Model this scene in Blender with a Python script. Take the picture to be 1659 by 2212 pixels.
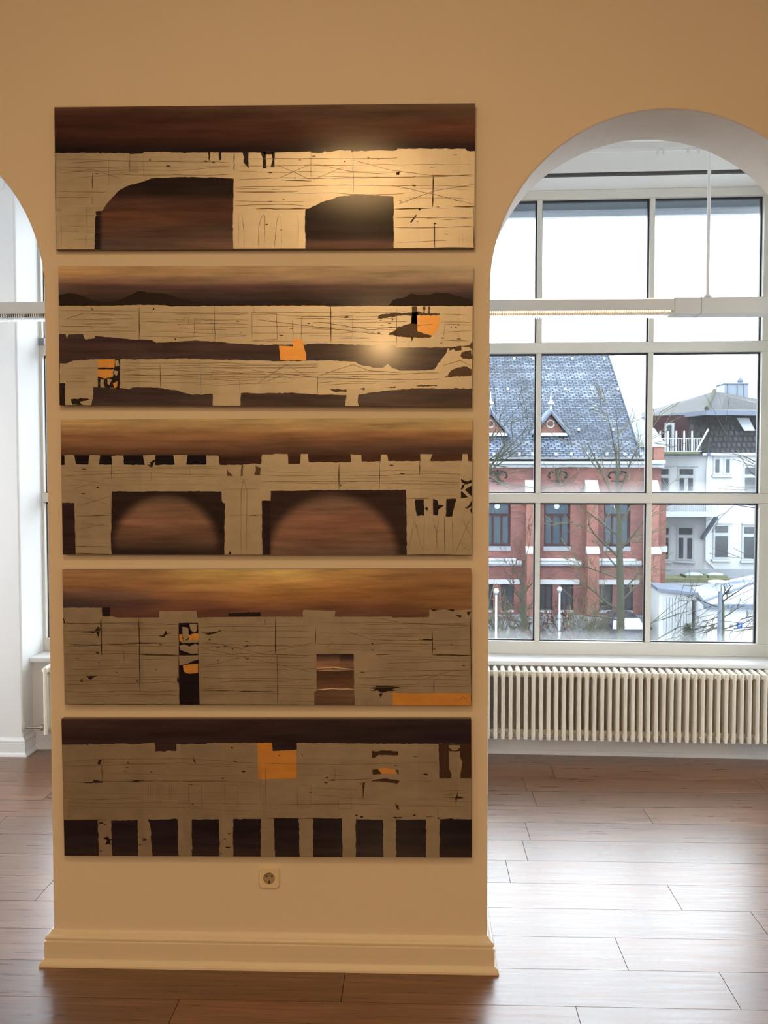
import bpy, bmesh, math, random
from mathutils import Vector, Matrix

for o in list(bpy.data.objects):
    bpy.data.objects.remove(o, do_unlink=True)
SC = bpy.context.scene
COL = SC.collection

# ------------------------------------------------------------------ camera
F_PX, CX, CY = 2150.0, 829.5, 1106.0
PITCH, YAW, EYE = math.radians(2.5), math.radians(2.0), 1.859
cam_d = bpy.data.cameras.new('camera')
cam = bpy.data.objects.new('camera', cam_d)
COL.objects.link(cam)
cam.location = (0, 0, EYE)
cam.rotation_euler = (math.pi / 2 - PITCH, 0, YAW)
cam_d.sensor_fit = 'VERTICAL'
cam_d.sensor_height = 36.0
cam_d.lens = 36.0 * F_PX / 2212.0
cam_d.clip_start, cam_d.clip_end = 0.05, 400
SC.camera = cam

# ------------------------------------------------------------------ world, lamps of the front room, exposure
world = bpy.data.worlds.new('overcast_sky')
SC.world = world
world.use_nodes = True
wb = world.node_tree.nodes['Background']
wb.inputs[0].default_value = (0.86, 0.94, 1.0, 1)
wb.inputs[1].default_value = 8.8


def disc_lamp(name, loc, size, power, color):
    l = bpy.data.lights.new(name, 'AREA')
    l.shape = 'DISK'
    l.size = size
    l.energy = power
    l.color = color
    o = bpy.data.objects.new(name, l)
    o.location = loc
    COL.objects.link(o)
    return o


WARM = (1.0, 0.61, 0.26)
near = disc_lamp('ceiling_light_near', (-0.38, 0.80, 3.70), 0.6, 32, WARM)
near.rotation_euler = (math.radians(20), 0, 0)
disc_lamp('ceiling_light_middle', (2.6, -0.9, 3.74), 0.5, 30, WARM)
disc_lamp('ceiling_light_middle', (-3.5, -0.9, 3.74), 0.5, 30, WARM)
disc_lamp('ceiling_light_rear', (2.2, -3.6, 3.74), 0.5, 31, WARM)
disc_lamp('ceiling_light_rear', (-4.2, -3.6, 3.74), 0.5, 31, WARM)
far = disc_lamp('spot_light_far', (-0.44, -5.0, 3.40), 0.16, 70, WARM)
far.rotation_euler = (math.radians(72), 0, 0)

cy_ = SC.cycles
cy_.max_bounces, cy_.diffuse_bounces, cy_.glossy_bounces, cy_.transmission_bounces, cy_.transparent_max_bounces = 6, 4, 3, 2, 10
cy_.caustics_refractive = False
cy_.use_adaptive_sampling = True
cy_.adaptive_threshold = 0.10
SC.view_settings.view_transform = 'Standard'
SC.view_settings.look = 'None'
SC.view_settings.exposure = 0.0
SC.view_settings.gamma = 1.0
SC.view_settings.use_curve_mapping = False

# ------------------------------------------------------------------ helpers
rnd = random.Random(7)
MATRIX = {}


def lin(c):
    c = c / 255.0
    return c / 12.92 if c <= 0.04045 else ((c + 0.055) / 1.055) ** 2.4


def rgb(r, g, b):
    return (lin(r), lin(g), lin(b), 1)


def ray(px, py):
    x, y, z = (px - CX) / F_PX, 1.0, -(py - CY) / F_PX
    y, z = y * math.cos(PITCH) + z * math.sin(PITCH), -y * math.sin(PITCH) + z * math.cos(PITCH)
    return Vector((x * math.cos(YAW) - y * math.sin(YAW), x * math.sin(YAW) + y * math.cos(YAW), z))


def at(px, py, Y):
    d = ray(px, py)
    return Vector((d.x / d.y * Y, Y, EYE + d.z / d.y * Y))


class Plane:
    """A vertical plane through o, running along the angle a; s along it, z up, t away from the viewer."""

    def __init__(self, o, a=0.0):
        self.o = Vector((o[0], o[1], 0))
        self.u = Vector((math.cos(a), math.sin(a), 0))
        self.n = Vector((-math.sin(a), math.cos(a), 0))

    def p(self, s, t, z):
        return self.o + self.u * s + self.n * t + Vector((0, 0, z))

    def sz(self, px, py, t=0.0):
        d = ray(px, py)
        e = Vector((0, 0, EYE))
        q = self.o + self.n * t
        k = (q - e).dot(self.n) / d.dot(self.n)
        h = e + d * k
        return (h - q).dot(self.u), h.z

    def box(self, s0, s1, t0, t1, z0, z1):
        v = [self.p(s, t, z) for z in (z0, z1) for t in (t0, t1) for s in (s0, s1)]
        f = [(0, 1, 3, 2), (4, 6, 7, 5), (0, 4, 5, 1), (2, 3, 7, 6), (0, 2, 6, 4), (1, 5, 7, 3)]
        return v, f

    def pbox(self, x0, y0, x1, y1, t0, t1):
        s0, z1 = self.sz(x0, y0, t0)
        s1, z0 = self.sz(x1, y1, t0)
        sa, za = self.sz(x0, y1, t0)
        sb, zb = self.sz(x1, y0, t0)
        return self.box((s0 + sa) / 2, (s1 + sb) / 2, t0, t1, (z0 + za) / 2, (z1 + zb) / 2)


def join(*vf):
    V, Fc = [], []
    for v, f in vf:
        n = len(V)
        V += list(v)
        Fc += [tuple(i + n for i in g) for g in f]
    return V, Fc


def wbox(x0, x1, y0, y1, z0, z1):
    return Plane((0, 0)).box(x0, x1, y0, y1, z0, z1)


def tube(pts, rad, sides=8, caps=True):
    pts = [Vector(p) for p in pts]
    n = len(pts)
    if not hasattr(rad, '__len__'):
        rad = [rad] * n
    V, Fc = [], []
    ref = None
    for i, p in enumerate(pts):
        d = (pts[min(i + 1, n - 1)] - pts[max(i - 1, 0)])
        d.normalize()
        if ref is None:
            ref = Vector((0, 0, 1)) if abs(d.z) < 0.9 else Vector((1, 0, 0))
        a = d.cross(ref)
        a.normalize()
        b = d.cross(a)
        ref = -b if abs(d.dot(b)) < .99 else ref
        ref = a.cross(d)
        for k in range(sides):
            th = 2 * math.pi * k / sides
            V.append(p + a * (rad[i] * math.cos(th)) + b * (rad[i] * math.sin(th)))
    for i in range(n - 1):
        for k in range(sides):
            q = (k + 1) % sides
            Fc.append((i * sides + k, i * sides + q, (i + 1) * sides + q, (i + 1) * sides + k))
    if caps:
        Fc.append(tuple(range(sides)))
        Fc.append(tuple((n - 1) * sides + k for k in range(sides))[::-1])
    return V, Fc


def lathe(c, prof, sides=20, axis='z'):
    """prof = list of (radius, offset along axis)"""
    V, Fc = [], []
    for r, h in prof:
        for k in range(sides):
            th = 2 * math.pi * k / sides
            if axis == 'z':
                V.append(Vector((c[0] + r * math.cos(th), c[1] + r * math.sin(th), c[2] + h)))
            else:
                V.append(Vector((c[0] + r * math.cos(th), c[1] + h, c[2] + r * math.sin(th))))
    for i in range(len(prof) - 1):
        for k in range(sides):
            q = (k + 1) % sides
            Fc.append((i * sides + k, i * sides + q, (i + 1) * sides + q, (i + 1) * sides + k))
    Fc.append(tuple(range(sides)))
    Fc.append(tuple((len(prof) - 1) * sides + k for k in range(sides))[::-1])
    return V, Fc


def sphere(c, r, seg=14, rings=8, sq=(1, 1, 1)):
    prof = [(max(1e-4, r * math.sin(math.pi * i / rings)), -r * math.cos(math.pi * i / rings)) for i in range(rings + 1)]
    V, Fc = lathe((0, 0, 0), prof, seg)
    return [Vector((c[0] + v.x * sq[0], c[1] + v.y * sq[1], c[2] + v.z * sq[2])) for v in V], Fc


def mesh_obj(name, vf, mat, parent=None, smooth=False, bevel=0.0, origin=None, fixnormals=True):
    V, Fc = vf
    if parent is not None:
        inv = MATRIX[parent.name].inverted()
        vv = [inv @ Vector(v) for v in V]
        M = MATRIX[parent.name]
    else:
        if origin is None:
            xs = [v[0] for v in V]; ys = [v[1] for v in V]; zs = [v[2] for v in V]
            origin = ((min(xs) + max(xs)) / 2, (min(ys) + max(ys)) / 2, min(zs))
        og = Vector(origin)
        vv = [Vector(v) - og for v in V]
        M = Matrix.Translation(og)
    me = bpy.data.meshes.new(name)
    me.from_pydata([tuple(v) for v in vv], [], [tuple(f) for f in Fc])
    if fixnormals:
        bm = bmesh.new()
        bm.from_mesh(me)
        bmesh.ops.recalc_face_normals(bm, faces=bm.faces)
        bm.to_mesh(me)
        bm.free()
    if smooth:
        for p in me.polygons:
            p.use_smooth = True
        try:
            me.set_sharp_from_angle(angle=math.radians(40))
        except Exception:
            pass
    me.materials.append(mat)
    o = bpy.data.objects.new(name, me)
    COL.objects.link(o)
    if parent is not None:
        o.parent = parent
    else:
        o.location = origin
    MATRIX[o.name] = M if parent is not None else Matrix.Translation(Vector(origin))
    if bevel:
        m = o.modifiers.new('bevel', 'BEVEL')
        m.width = bevel
        m.segments = 2
        m.limit_method = 'ANGLE'
    return o


def empty(name, loc, rz=0.0):
    o = bpy.data.objects.new(name, None)
    o.location = loc
    o.rotation_euler = (0, 0, rz)
    o.empty_display_size = 0.1
    COL.objects.link(o)
    MATRIX[o.name] = Matrix.Translation(Vector(loc)) @ Matrix.Rotation(rz, 4, 'Z')
    return o


def tag(o, label=None, cat=None, group=None, kind=None):
    if label: o['label'] = label
    if cat: o['category'] = cat
    if group: o['group'] = group
    if kind: o['kind'] = kind
    return o


def share(name, src, parent, offset, rot=None):
    """another part that shares the mesh of src, shifted in the parent's space"""
    c = src.copy()
    c.name = name
    COL.objects.link(c)
    c.parent = parent
    c.location = offset
    return c


# ------------------------------------------------------------------ materials
def node_mat(name):
    m = bpy.data.materials.new(name)
    m.use_nodes = True
    nt = m.node_tree
    return m, nt, nt.nodes, nt.links, nt.nodes['Principled BSDF']


def plain(name, col, rough=0.6, metal=0.0, var=0.0, scale=8.0, bump=0.0, bscale=60.0, spec=None):
    m, nt, N, L, b = node_mat(name)
    b.inputs['Roughness'].default_value = rough
    b.inputs['Metallic'].default_value = metal
    if spec is not None:
        b.inputs['Specular IOR Level'].default_value = spec
    if var:
        tc = N.new('ShaderNodeTexCoord')
        no = N.new('ShaderNodeTexNoise')
        no.inputs['Scale'].default_value = scale
        no.inputs['Detail'].default_value = 5
        L.new(tc.outputs['Object'], no.inputs['Vector'])
        mx = N.new('ShaderNodeMix')
        mx.data_type = 'RGBA'
        mx.inputs[6].default_value = tuple(min(1, c * (1 + var)) for c in col[:3]) + (1,)
        mx.inputs[7].default_value = tuple(c * (1 - var) for c in col[:3]) + (1,)
        L.new(no.outputs['Fac'], mx.inputs[0])
        L.new(mx.outputs[2], b.inputs['Base Color'])
    else:
        b.inputs['Base Color'].default_value = tuple(col[:3]) + (1,)
    if bump:
        tc = N.new('ShaderNodeTexCoord')
        no = N.new('ShaderNodeTexNoise')
        no.inputs['Scale'].default_value = bscale
        no.inputs['Detail'].default_value = 4
        L.new(tc.outputs['Object'], no.inputs['Vector'])
        bp = N.new('ShaderNodeBump')
        bp.inputs['Strength'].default_value = bump
        bp.inputs['Distance'].default_value = 0.004
        L.new(no.outputs['Fac'], bp.inputs['Height'])
        L.new(bp.outputs['Normal'], b.inputs['Normal'])
    return m


def emis(name, col, strength):
    m, nt, N, L, b = node_mat(name)
    b.inputs['Base Color'].default_value = tuple(col[:3]) + (1,)
    b.inputs['Emission Color'].default_value = tuple(col[:3]) + (1,)
    b.inputs['Emission Strength'].default_value = strength
    return m


M_WALL = plain('painted_plaster', (0.80, 0.77, 0.72), 0.75, var=0.03, scale=3, bump=0.12, bscale=90)
M_WALLD = plain('painted_plaster_white', (0.80, 0.79, 0.79), 0.75, var=0.03, scale=3, bump=0.1, bscale=90)
M_CEIL = plain('ceiling_paint', (0.80, 0.79, 0.77), 0.85, var=0.02)
M_TRIM = plain('gloss_trim_paint', (0.80, 0.77, 0.70), 0.38, var=0.03, scale=6)
M_TRIMD = plain('white_trim_paint', (0.76, 0.75, 0.75), 0.4, var=0.03, scale=6)
M_FRAME = plain('window_frame_paint', (0.70, 0.67, 0.60), 0.42, var=0.03, scale=5)
M_GASKET = plain('dark_rubber', (0.025, 0.028, 0.04), 0.5)
M_RAD = plain('radiator_enamel', (0.80, 0.74, 0.62), 0.38, var=0.02)
M_BRASS = plain('valve_metal', (0.35, 0.31, 0.25), 0.35, metal=0.8)
M_DARK = plain('dark_groove', (0.06, 0.055, 0.05), 0.7)
M_LAMPBODY = plain('lamp_housing', (0.66, 0.65, 0.63), 0.45, var=0.02)
M_LOUVRE = plain('lamp_louvre', (0.80, 0.80, 0.80), 0.25, metal=0.7)
M_TUBE = emis('lit_tube', (1.0, 0.72, 0.36), 6.0)
M_TUBEOFF = plain('unlit_tube', (0.85, 0.85, 0.85), 0.4)
M_SOCK = plain('socket_plastic', (0.82, 0.76, 0.64), 0.35)
M_SOCKIN = plain('socket_well', (0.42, 0.34, 0.25), 0.45)
M_PIN = plain('socket_hole', (0.015, 0.012, 0.01), 0.6)
M_GREY = plain('grey_plastic', (0.25, 0.26, 0.29), 0.5)
M_BLIND = plain('blind_box_metal', (0.22, 0.25, 0.30), 0.45, var=0.05)
M_BLIND2 = plain('blind_rail_metal', (0.62, 0.66, 0.74), 0.4)


def floor_mat():
    m, nt, N, L, b = node_mat('oak_plank')
    tc = N.new('ShaderNodeTexCoord')
    oi = N.new('ShaderNodeObjectInfo')
    mp = N.new('ShaderNodeMapping')
    mp.inputs['Scale'].default_value = (1.2, 22.0, 1.0)
    sh = N.new('ShaderNodeVectorMath'); sh.operation = 'MULTIPLY_ADD'
    sh.inputs[1].default_value = (1, 1, 1)
    cb = N.new('ShaderNodeCombineXYZ')
    ml = N.new('ShaderNodeMath'); ml.operation = 'MULTIPLY'; ml.inputs[1].default_value = 37.0
    L.new(oi.outputs['Random'], ml.inputs[0])
    L.new(ml.outputs[0], cb.inputs[0]); L.new(ml.outputs[0], cb.inputs[1])
    L.new(tc.outputs['Object'], sh.inputs[0]); L.new(cb.outputs[0], sh.inputs[2])
    L.new(sh.outputs[0], mp.inputs[0])
    n1 = N.new('ShaderNodeTexNoise'); n1.inputs['Scale'].default_value = 2.2; n1.inputs['Detail'].default_value = 8
    n1.inputs['Roughness'].default_value = 0.65; n1.inputs['Distortion'].default_value = 0.6
    L.new(mp.outputs[0], n1.inputs['Vector'])
    cr = N.new('ShaderNodeValToRGB')
    e = cr.color_ramp.elements
    e[0].position = 0.25; e[0].color = rgb(76, 45, 30)
    e[1].position = 0.75; e[1].color = rgb(150, 108, 78)
    k = e.new(0.5); k.color = rgb(110, 70, 46)
    L.new(n1.outputs['Fac'], cr.inputs[0])
    hs = N.new('ShaderNodeHueSaturation')
    mr = N.new('ShaderNodeMapRange')
    mr.inputs[3].default_value = 0.78; mr.inputs[4].default_value = 1.2
    L.new(oi.outputs['Random'], mr.inputs[0]); L.new(mr.outputs[0], hs.inputs['Value'])
    L.new(cr.outputs[0], hs.inputs['Color'])
    L.new(hs.outputs[0], b.inputs['Base Color'])
    mr2 = N.new('ShaderNodeMapRange')
    mr2.inputs[1].default_value = 0.3; mr2.inputs[2].default_value = 0.7; mr2.inputs[3].default_value = 0.24; mr2.inputs[4].default_value = 0.42
    L.new(n1.outputs['Fac'], mr2.inputs[0]); L.new(mr2.outputs[0], b.inputs['Roughness'])
    b.inputs['Specular IOR Level'].default_value = 0.75
    b.inputs['Coat Weight'].default_value = 0.30
    b.inputs['Coat Roughness'].default_value = 0.30
    bp = N.new('ShaderNodeBump'); bp.inputs['Strength'].default_value = 0.05; bp.inputs['Distance'].default_value = 0.001
    L.new(n1.outputs['Fac'], bp.inputs['Height']); L.new(bp.outputs[0], b.inputs['Normal'])
    return m


M_FLOOR = floor_mat()


def glass_mat(name, fog):
    m = bpy.data.materials.new(name)
    m.use_nodes = True
    nt = m.node_tree; N = nt.nodes; L = nt.links
    N.clear()
    out = N.new('ShaderNodeOutputMaterial')
    tr = N.new('ShaderNodeBsdfTransparent'); tr.inputs[0].default_value = (0.97, 0.985, 0.99, 1)
    gl = N.new('ShaderNodeBsdfGlossy'); gl.inputs['Roughness'].default_value = 0.02
    fr = N.new('ShaderNodeFresnel'); fr.inputs[0].default_value = 1.25
    m1 = N.new('ShaderNodeMixShader')
    L.new(fr.outputs[0], m1.inputs[0]); L.new(tr.outputs[0], m1.inputs[1]); L.new(gl.outputs[0], m1.inputs[2])
    # breath of condensation creeping up from the lower edge of the pane
    tc = N.new('ShaderNodeTexCoord'); sp = N.new('ShaderNodeSeparateXYZ')
    L.new(tc.outputs['Generated'], sp.inputs[0])
    no = N.new('ShaderNodeTexNoise'); no.inputs['Scale'].default_value = 9; no.inputs['Detail'].default_value = 6
    L.new(tc.outputs['Object'], no.inputs['Vector'])
    ad = N.new('ShaderNodeMath'); ad.operation = 'MULTIPLY_ADD'; ad.inputs[1].default_value = -0.05
    L.new(no.outputs['Fac'], ad.inputs[0]); L.new(sp.outputs['Z'], ad.inputs[2])
    mr = N.new('ShaderNodeMapRange'); mr.interpolation_type = 'SMOOTHSTEP'
    mr.inputs[1].default_value = -0.03; mr.inputs[2].default_value = 0.075
    mr.inputs[3].default_value = fog; mr.inputs[4].default_value = 0.006
    L.new(ad.outputs[0], mr.inputs[0])
    df = N.new('ShaderNodeBsdfTranslucent'); df.inputs[0].default_value = (0.95, 0.97, 1, 1)
    m2 = N.new('ShaderNodeMixShader')
    L.new(mr.outputs[0], m2.inputs[0]); L.new(m1.outputs[0], m2.inputs[1]); L.new(df.outputs[0], m2.inputs[2])
    L.new(m2.outputs[0], out.inputs[0])
    return m


M_GLASS = glass_mat('window_glass', 0.06)
M_GLASSC = glass_mat('window_glass_clear', 0.03)

# ------------------------------------------------------------------ room shell
D0, D1 = 3.63, 3.97          # front and back face of the arcade wall
CEIL = 3.80
XL, XR, YB = -4.6, 4.4, -7.0
PIER0, PIER1 = -1.372, 0.256
RZ, RR = 2.512, 0.625        # springing height and radius of the arches


def arcade():
    cR, cL = PIER1 + RR, PIER0 - RR

    def arc(c, a0, a1, n=40):
        return [(c + RR * math.cos(a0 + (a1 - a0) * i / n), RZ + RR * math.sin(a0 + (a1 - a0) * i / n)) for i in range(n + 1)]
    pl = [(XL, 0), (cL - RR, 0)] + arc(cL, math.pi, 0) + [(PIER0, 0), (PIER1, 0)] + arc(cR, math.pi, 0) + [(cR + RR, 0), (XR, 0), (XR, CEIL), (XL, CEIL)]
    n = len(pl)
    V = [Vector((x, D0, z)) for x, z in pl] + [Vector((x, D1, z)) for x, z in pl]
    Fc = [tuple(range(n)), tuple(range(n, 2 * n))[::-1]]
    for i in range(n):
        j = (i + 1) % n
        Fc.append((i, j, n + j, n + i))
    return V, Fc


tag(mesh_obj('wall_arcade', arcade(), M_WALL, bevel=0.006), kind='structure')
YW = 6.95
tag(mesh_obj('wall_back', wbox(XL, XR, YB - 0.15, YB, 0, CEIL), M_WALL), kind='structure')
SY0, SY1, SZ0, SZ1 = 4.35, 6.20, 0.62, 3.00    # unseen windows added in the end walls to brighten the rear room


def end_wall(x0, x1):
    return join(wbox(x0, x1, YB - 0.15, SY0, 0, CEIL), wbox(x0, x1, SY1, YW, 0, CEIL), wbox(x0, x1, SY0, SY1, 0, SZ0), wbox(x0, x1, SY0, SY1, SZ1, CEIL))


tag(mesh_obj('wall_left', end_wall(XL - 0.15, XL), M_WALL), kind='structure')
tag(mesh_obj('wall_right', end_wall(XR, XR + 0.15), M_WALL), kind='structure')
for nm, x0 in (('added_window_3', XR + 0.05), ('added_window_4', XL - 0.11)):
    ew = tag(empty(nm, (x0, (SY0 + SY1) / 2, SZ0)), kind='structure')
    for y in (SY0, (SY0 + SY1) / 2 - 0.03, SY1 - 0.06):
        mesh_obj('stile', wbox(x0, x0 + 0.06, y, y + 0.06, SZ0, SZ1), M_FRAME, ew)
    for z in (SZ0, 1.95, SZ1 - 0.06):
        for y in (SY0 + 0.06, (SY0 + SY1) / 2 + 0.03):
            mesh_obj('frame_rail', wbox(x0 + 0.005, x0 + 0.055, y, y + (SY1 - SY0) / 2 - 0.09, z, z + 0.06), M_FRAME, ew)
    for z0, z1 in ((SZ0 + 0.06, 1.95), (2.01, SZ1 - 0.06)):
        for y in (SY0 + 0.06, (SY0 + SY1) / 2 + 0.03):
            mesh_obj('pane', wbox(x0 + 0.028, x0 + 0.032, y, y + (SY1 - SY0) / 2 - 0.09, z0, z1), M_GLASSC, ew)
tag(mesh_obj('ceiling', wbox(XL - 0.15, XR + 0.15, YB - 0.15, YW, CEIL, CEIL + 0.2), M_CEIL), kind='structure')

# --- floor with planks
floor = tag(mesh_obj('floor', wbox(XL - 0.15, XR + 0.15, YB - 0.15, YW, -0.30, -0.016), M_FLOOR), kind='structure')
PW, PY0 = 0.2565, 3.385 - 0.2565 * 5
plank_len = 1.38
joints = {6: at(1291, 1947, 4.28).x, 8: at(1398, 1850, 4.80).x, 9: at(1078, 1800, 5.05).x, 4: at(1252, 2205, 3.30).x}
bm_cache = {}
pl_src = None
for r in range(0, 18):
    y0 = PY0 + r * PW
    x = joints.get(r, rnd.uniform(-1, 1))
    while x > XL: x -= plank_len
    while x < XR:
        a, c = max(x, XL), min(x + plank_len, XR)
        x += plank_len
        if c - a < 0.02: continue
        key = round(c - a, 3)
        if key not in bm_cache:
            g = 0.0012
            o = mesh_obj('plank', wbox(a + g, c - g, y0 + g, y0 + PW - g, -0.016, 0.0), M_FLOOR, floor)
            ctr = Vector(((a + c) / 2, y0 + PW / 2, -0.008))
            inv = MATRIX[floor.name].inverted()
            lc = inv @ ctr
            for v in o.data.vertices: v.co -= lc
            o.location = lc
            bm_cache[key] = o
        else:
            share('plank', bm_cache[key], floor, MATRIX[floor.name].inverted() @ Vector(((a + c) / 2, y0 + PW / 2, -0.008)))
# the part of the floor behind the photographer and the far strip
tag(mesh_obj('floor_rear', wbox(XL, XR, YB, PY0 - 0.001, -0.016, 0.0), M_FLOOR), kind='structure')


# --- pier baseboard, a moulded profile mitred round the pier
def skirt(path, prof, closed=True):
    n = len(path)
    V, Fc = [], []
    for i, (x, y) in enumerate(path):
        p = Vector((x, y))
        if closed or 0 < i < n - 1:
            a = (p - Vector(path[i - 1])).normalized()
            b = (Vector(path[(i + 1) % n]) - p).normalized()
        elif i == 0:
            a = b = (Vector(path[1]) - p).normalized()
        else:
            a = b = (p - Vector(path[i - 1])).normalized()
        na, nb = Vector((a.y, -a.x)), Vector((b.y, -b.x))
        m = (na + nb)
        m = m / max(0.3, m.dot(na))
        for o, z in prof:
            V.append(Vector((p.x + m.x * o, p.y + m.y * o, z)))
    k = len(prof)
    for i in range(n if closed else n - 1):
        j = (i + 1) % n
        for q in range(k - 1):
            Fc.append((i * k + q, i * k + q + 1, j * k + q + 1, j * k + q))
    return V, Fc


PROF = [(0, 0.128), (0.004, 0.128), (0.008, 0.120), (0.014, 0.114), (0.021, 0.110), (0.024, 0.104), (0.024, 0.098), (0.020, 0.094),
        (0.020, 0.091), (0.026, 0.089), (0.026, 0.026), (0.030, 0.024), (0.037, 0.017), (0.041, 0.008), (0.042, 0.0), (0, 0.0)]
tag(mesh_obj('baseboard_pier', skirt([(PIER0, D0), (PIER1, D0), (PIER1, D1), (PIER0, D1)], PROF), M_TRIM), kind='structure')
bb = tag(mesh_obj('baseboard_right', skirt([(XR, D1), (PIER1 + 2 * RR, D1), (PIER1 + 2 * RR, D0), (XR, D0)][::-1][::-1], PROF, False), M_TRIM), kind='structure')
bb = tag(mesh_obj('baseboard_left', skirt([(XL, D0), (PIER0 - 2 * RR, D0), (PIER0 - 2 * RR, D1), (XL, D1)], PROF, False), M_TRIM), kind='structure')

# ------------------------------------------------------------------ window wall
WR = Plane((0, 6.470), math.radians(-2.2))     # apron of the right window niche
WL = Plane((0, 6.445), 0.0)                    # apron of the left window niche
TW = 0.25                                      # window plane behind the apron
S_MID0, S_MID1 = -0.95, -0.62                  # wall pier between the niches, behind the arcade pier
xp = at(45, 1300, 6.29).x
# left wall pier that projects into the room
tag(mesh_obj('wall_pier_left', wbox(XL, xp, 6.29, YW, 0, CEIL), M_WALLD, bevel=0.012), kind='structure')
tag(mesh_obj('wall_pier_middle', wbox(S_MID0, S_MID1, 6.36, YW, 0, CEIL), M_WALLD, bevel=0.01), kind='structure')
S_END = 2.62
tag(mesh_obj('wall_pier_right', WR.box(S_END, S_END + 2.2, -0.12, 0.6, 0, CEIL), M_WALLD), kind='structure')
ZS = 0.615                                     # sill height
ZH = 3.685                                     # head of the windows
tag(mesh_obj('wall_apron_right', WR.box(S_MID1, S_END, 0.02, 0.45, 0, ZS - 0.03), M_WALLD), kind='structure')
tag(mesh_obj('wall_apron_left', WL.box(xp, S_MID0, 0.02, 0.45, 0, ZS - 0.03), M_WALLD), kind='structure')
tag(mesh_obj('wall_lintel_right', WR.box(S_MID1, S_END, -0.17, 0.45, ZH, CEIL), M_CEIL), kind='structure')
tag(mesh_obj('wall_lintel_left', WL.box(xp, S_MID0, -0.155, 0.45, ZH, CEIL), M_CEIL), kind='structure')
BP = [(0.0, 0.105), (0.014, 0.105), (0.018, 0.098), (0.018, 0.030), (0.024, 0.026), (0.027, 0.0)]


def skirt_line(pl, s0, s1, prof=BP, base=0.02):
    V, Fc = [], []
    for s in (s0, s1):
        for o, z in prof + [(0, 0)]:
            V.append(pl.p(s, base - o, z))
    k = len(prof) + 1
    for q in range(k - 1):
        Fc.append((q, q + 1, k + q + 1, k + q))
    return V, Fc


tag(mesh_obj('baseboard_window_right', skirt_line(WR, S_MID1, S_END), M_TRIMD), kind='structure')
tag(mesh_obj('baseboard_window_left', skirt_line(WL, xp + 0.02, S_MID0), M_TRIMD), kind='structure')
PROF2 = [(o * 0.8, z * 0.95) for o, z in PROF]
tag(mesh_obj('baseboard_wall_pier', skirt([(XL, 6.29), (xp, 6.29), (xp, 6.46)], PROF2, False), M_TRIMD), kind='structure')
tag(mesh_obj('trim_sill_right', WR.box(S_MID1, S_END, -0.035, TW, ZS - 0.03, ZS), M_TRIMD, bevel=0.006), kind='structure')
tag(mesh_obj('trim_sill_left', WL.box(xp, S_MID0, -0.035, TW, ZS - 0.03, ZS), M_TRIMD, bevel=0.006), kind='structure')
# dark joint under the lintel edge and rails on the ceiling
tag(mesh_obj('trim_shadow_joint', WR.box(S_MID1 + 0.01, 2.55, -0.155, -0.115, ZH - 0.014, ZH + 0.004), M_DARK), kind='structure')
rail = tag(empty('curtain_rail', WR.p(1.0, -0.34, CEIL)), 'pale curtain rail fixed under the ceiling before the big window', 'curtain rail')
mesh_obj('track', WR.box(S_MID1, 2.58, -0.36, -0.30, CEIL - 0.035, CEIL), M_LAMPBODY, rail)
for px in (1421, 1433, 1486, 1509):
    s, _ = WR.sz(px, 335, -0.33)
    mesh_obj('glider', WR.box(s - 0.006, s + 0.006, -0.338, -0.322, CEIL - 0.065, CEIL - 0.033), M_LAMPBODY, rail)
tag(mesh_obj('trim_ceiling_groove', WR.box(-2.4, 2.5, -0.66, -0.648, CEIL - 0.006, CEIL + 0.01), M_DARK), kind='structure')


def window(name, pl, xs, zs, s_edge0, s_edge1):
    """xs: muntin centres incl. outer stiles; zs: bar list (z0, z1)"""
    w = tag(empty(name, pl.p((s_edge0 + s_edge1) / 2, TW, ZS), math.atan2(pl.u.y, pl.u.x)), kind='structure')
    t0 = TW
    for (z0, z1) in zs:
        mesh_obj('frame_rail', pl.box(s_edge0, s_edge1, t0 - 0.03, t0 + 0.07, z0, z1), M_FRAME, w, bevel=0.004)
    for i, (a, b) in enumerate(xs):
        for k in range(len(zs) - 1):
            za, zb = zs[k][1], zs[k + 1][0]
            out = 0.03 if i in (0, len(xs) - 1) else 0.018
            mesh_obj('stile' if i in (0, len(xs) - 1) else 'muntin', pl.box(a, b, t0 - out, t0 + 0.06, za, zb), M_FRAME, w, bevel=0.003)
    for i in range(len(xs) - 1):
        for k in range(len(zs) - 1):
            a, b, za, zb = xs[i][1], xs[i + 1][0], zs[k][1], zs[k + 1][0]
            mesh_obj('pane', pl.box(a + 0.004, b - 0.004, t0 + 0.028, t0 + 0.032, za + 0.004, zb - 0.004), M_GLASSC if k == len(zs) - 2 else M_GLASS, w)
            g = 0.011
            V, Fc = [], []
            for t in (t0 + 0.012, t0 + 0.04):
                for s, z in ((a, za), (b, za), (b, zb), (a, zb)): V.append(pl.p(s, t, z))
                for s, z in ((a + g * 0.5, za + g * 0.6), (b - g, za + g * 0.6), (b - g, zb - g), (a + g * 0.5, zb - g)): V.append(pl.p(s, t, z))
            for q in range(4):
                r = (q + 1) % 4
                Fc += [(q, r, 4 + r, 4 + q), (8 + q, 12 + q, 12 + r, 8 + r), (4 + q, 4 + r, 12 + r, 12 + q)]
            mesh_obj('gasket', (V, Fc), M_GASKET, w)
    return w


def zat(py, px=1400): return WR.sz(px, py, TW - 0.03)[1]


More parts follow.
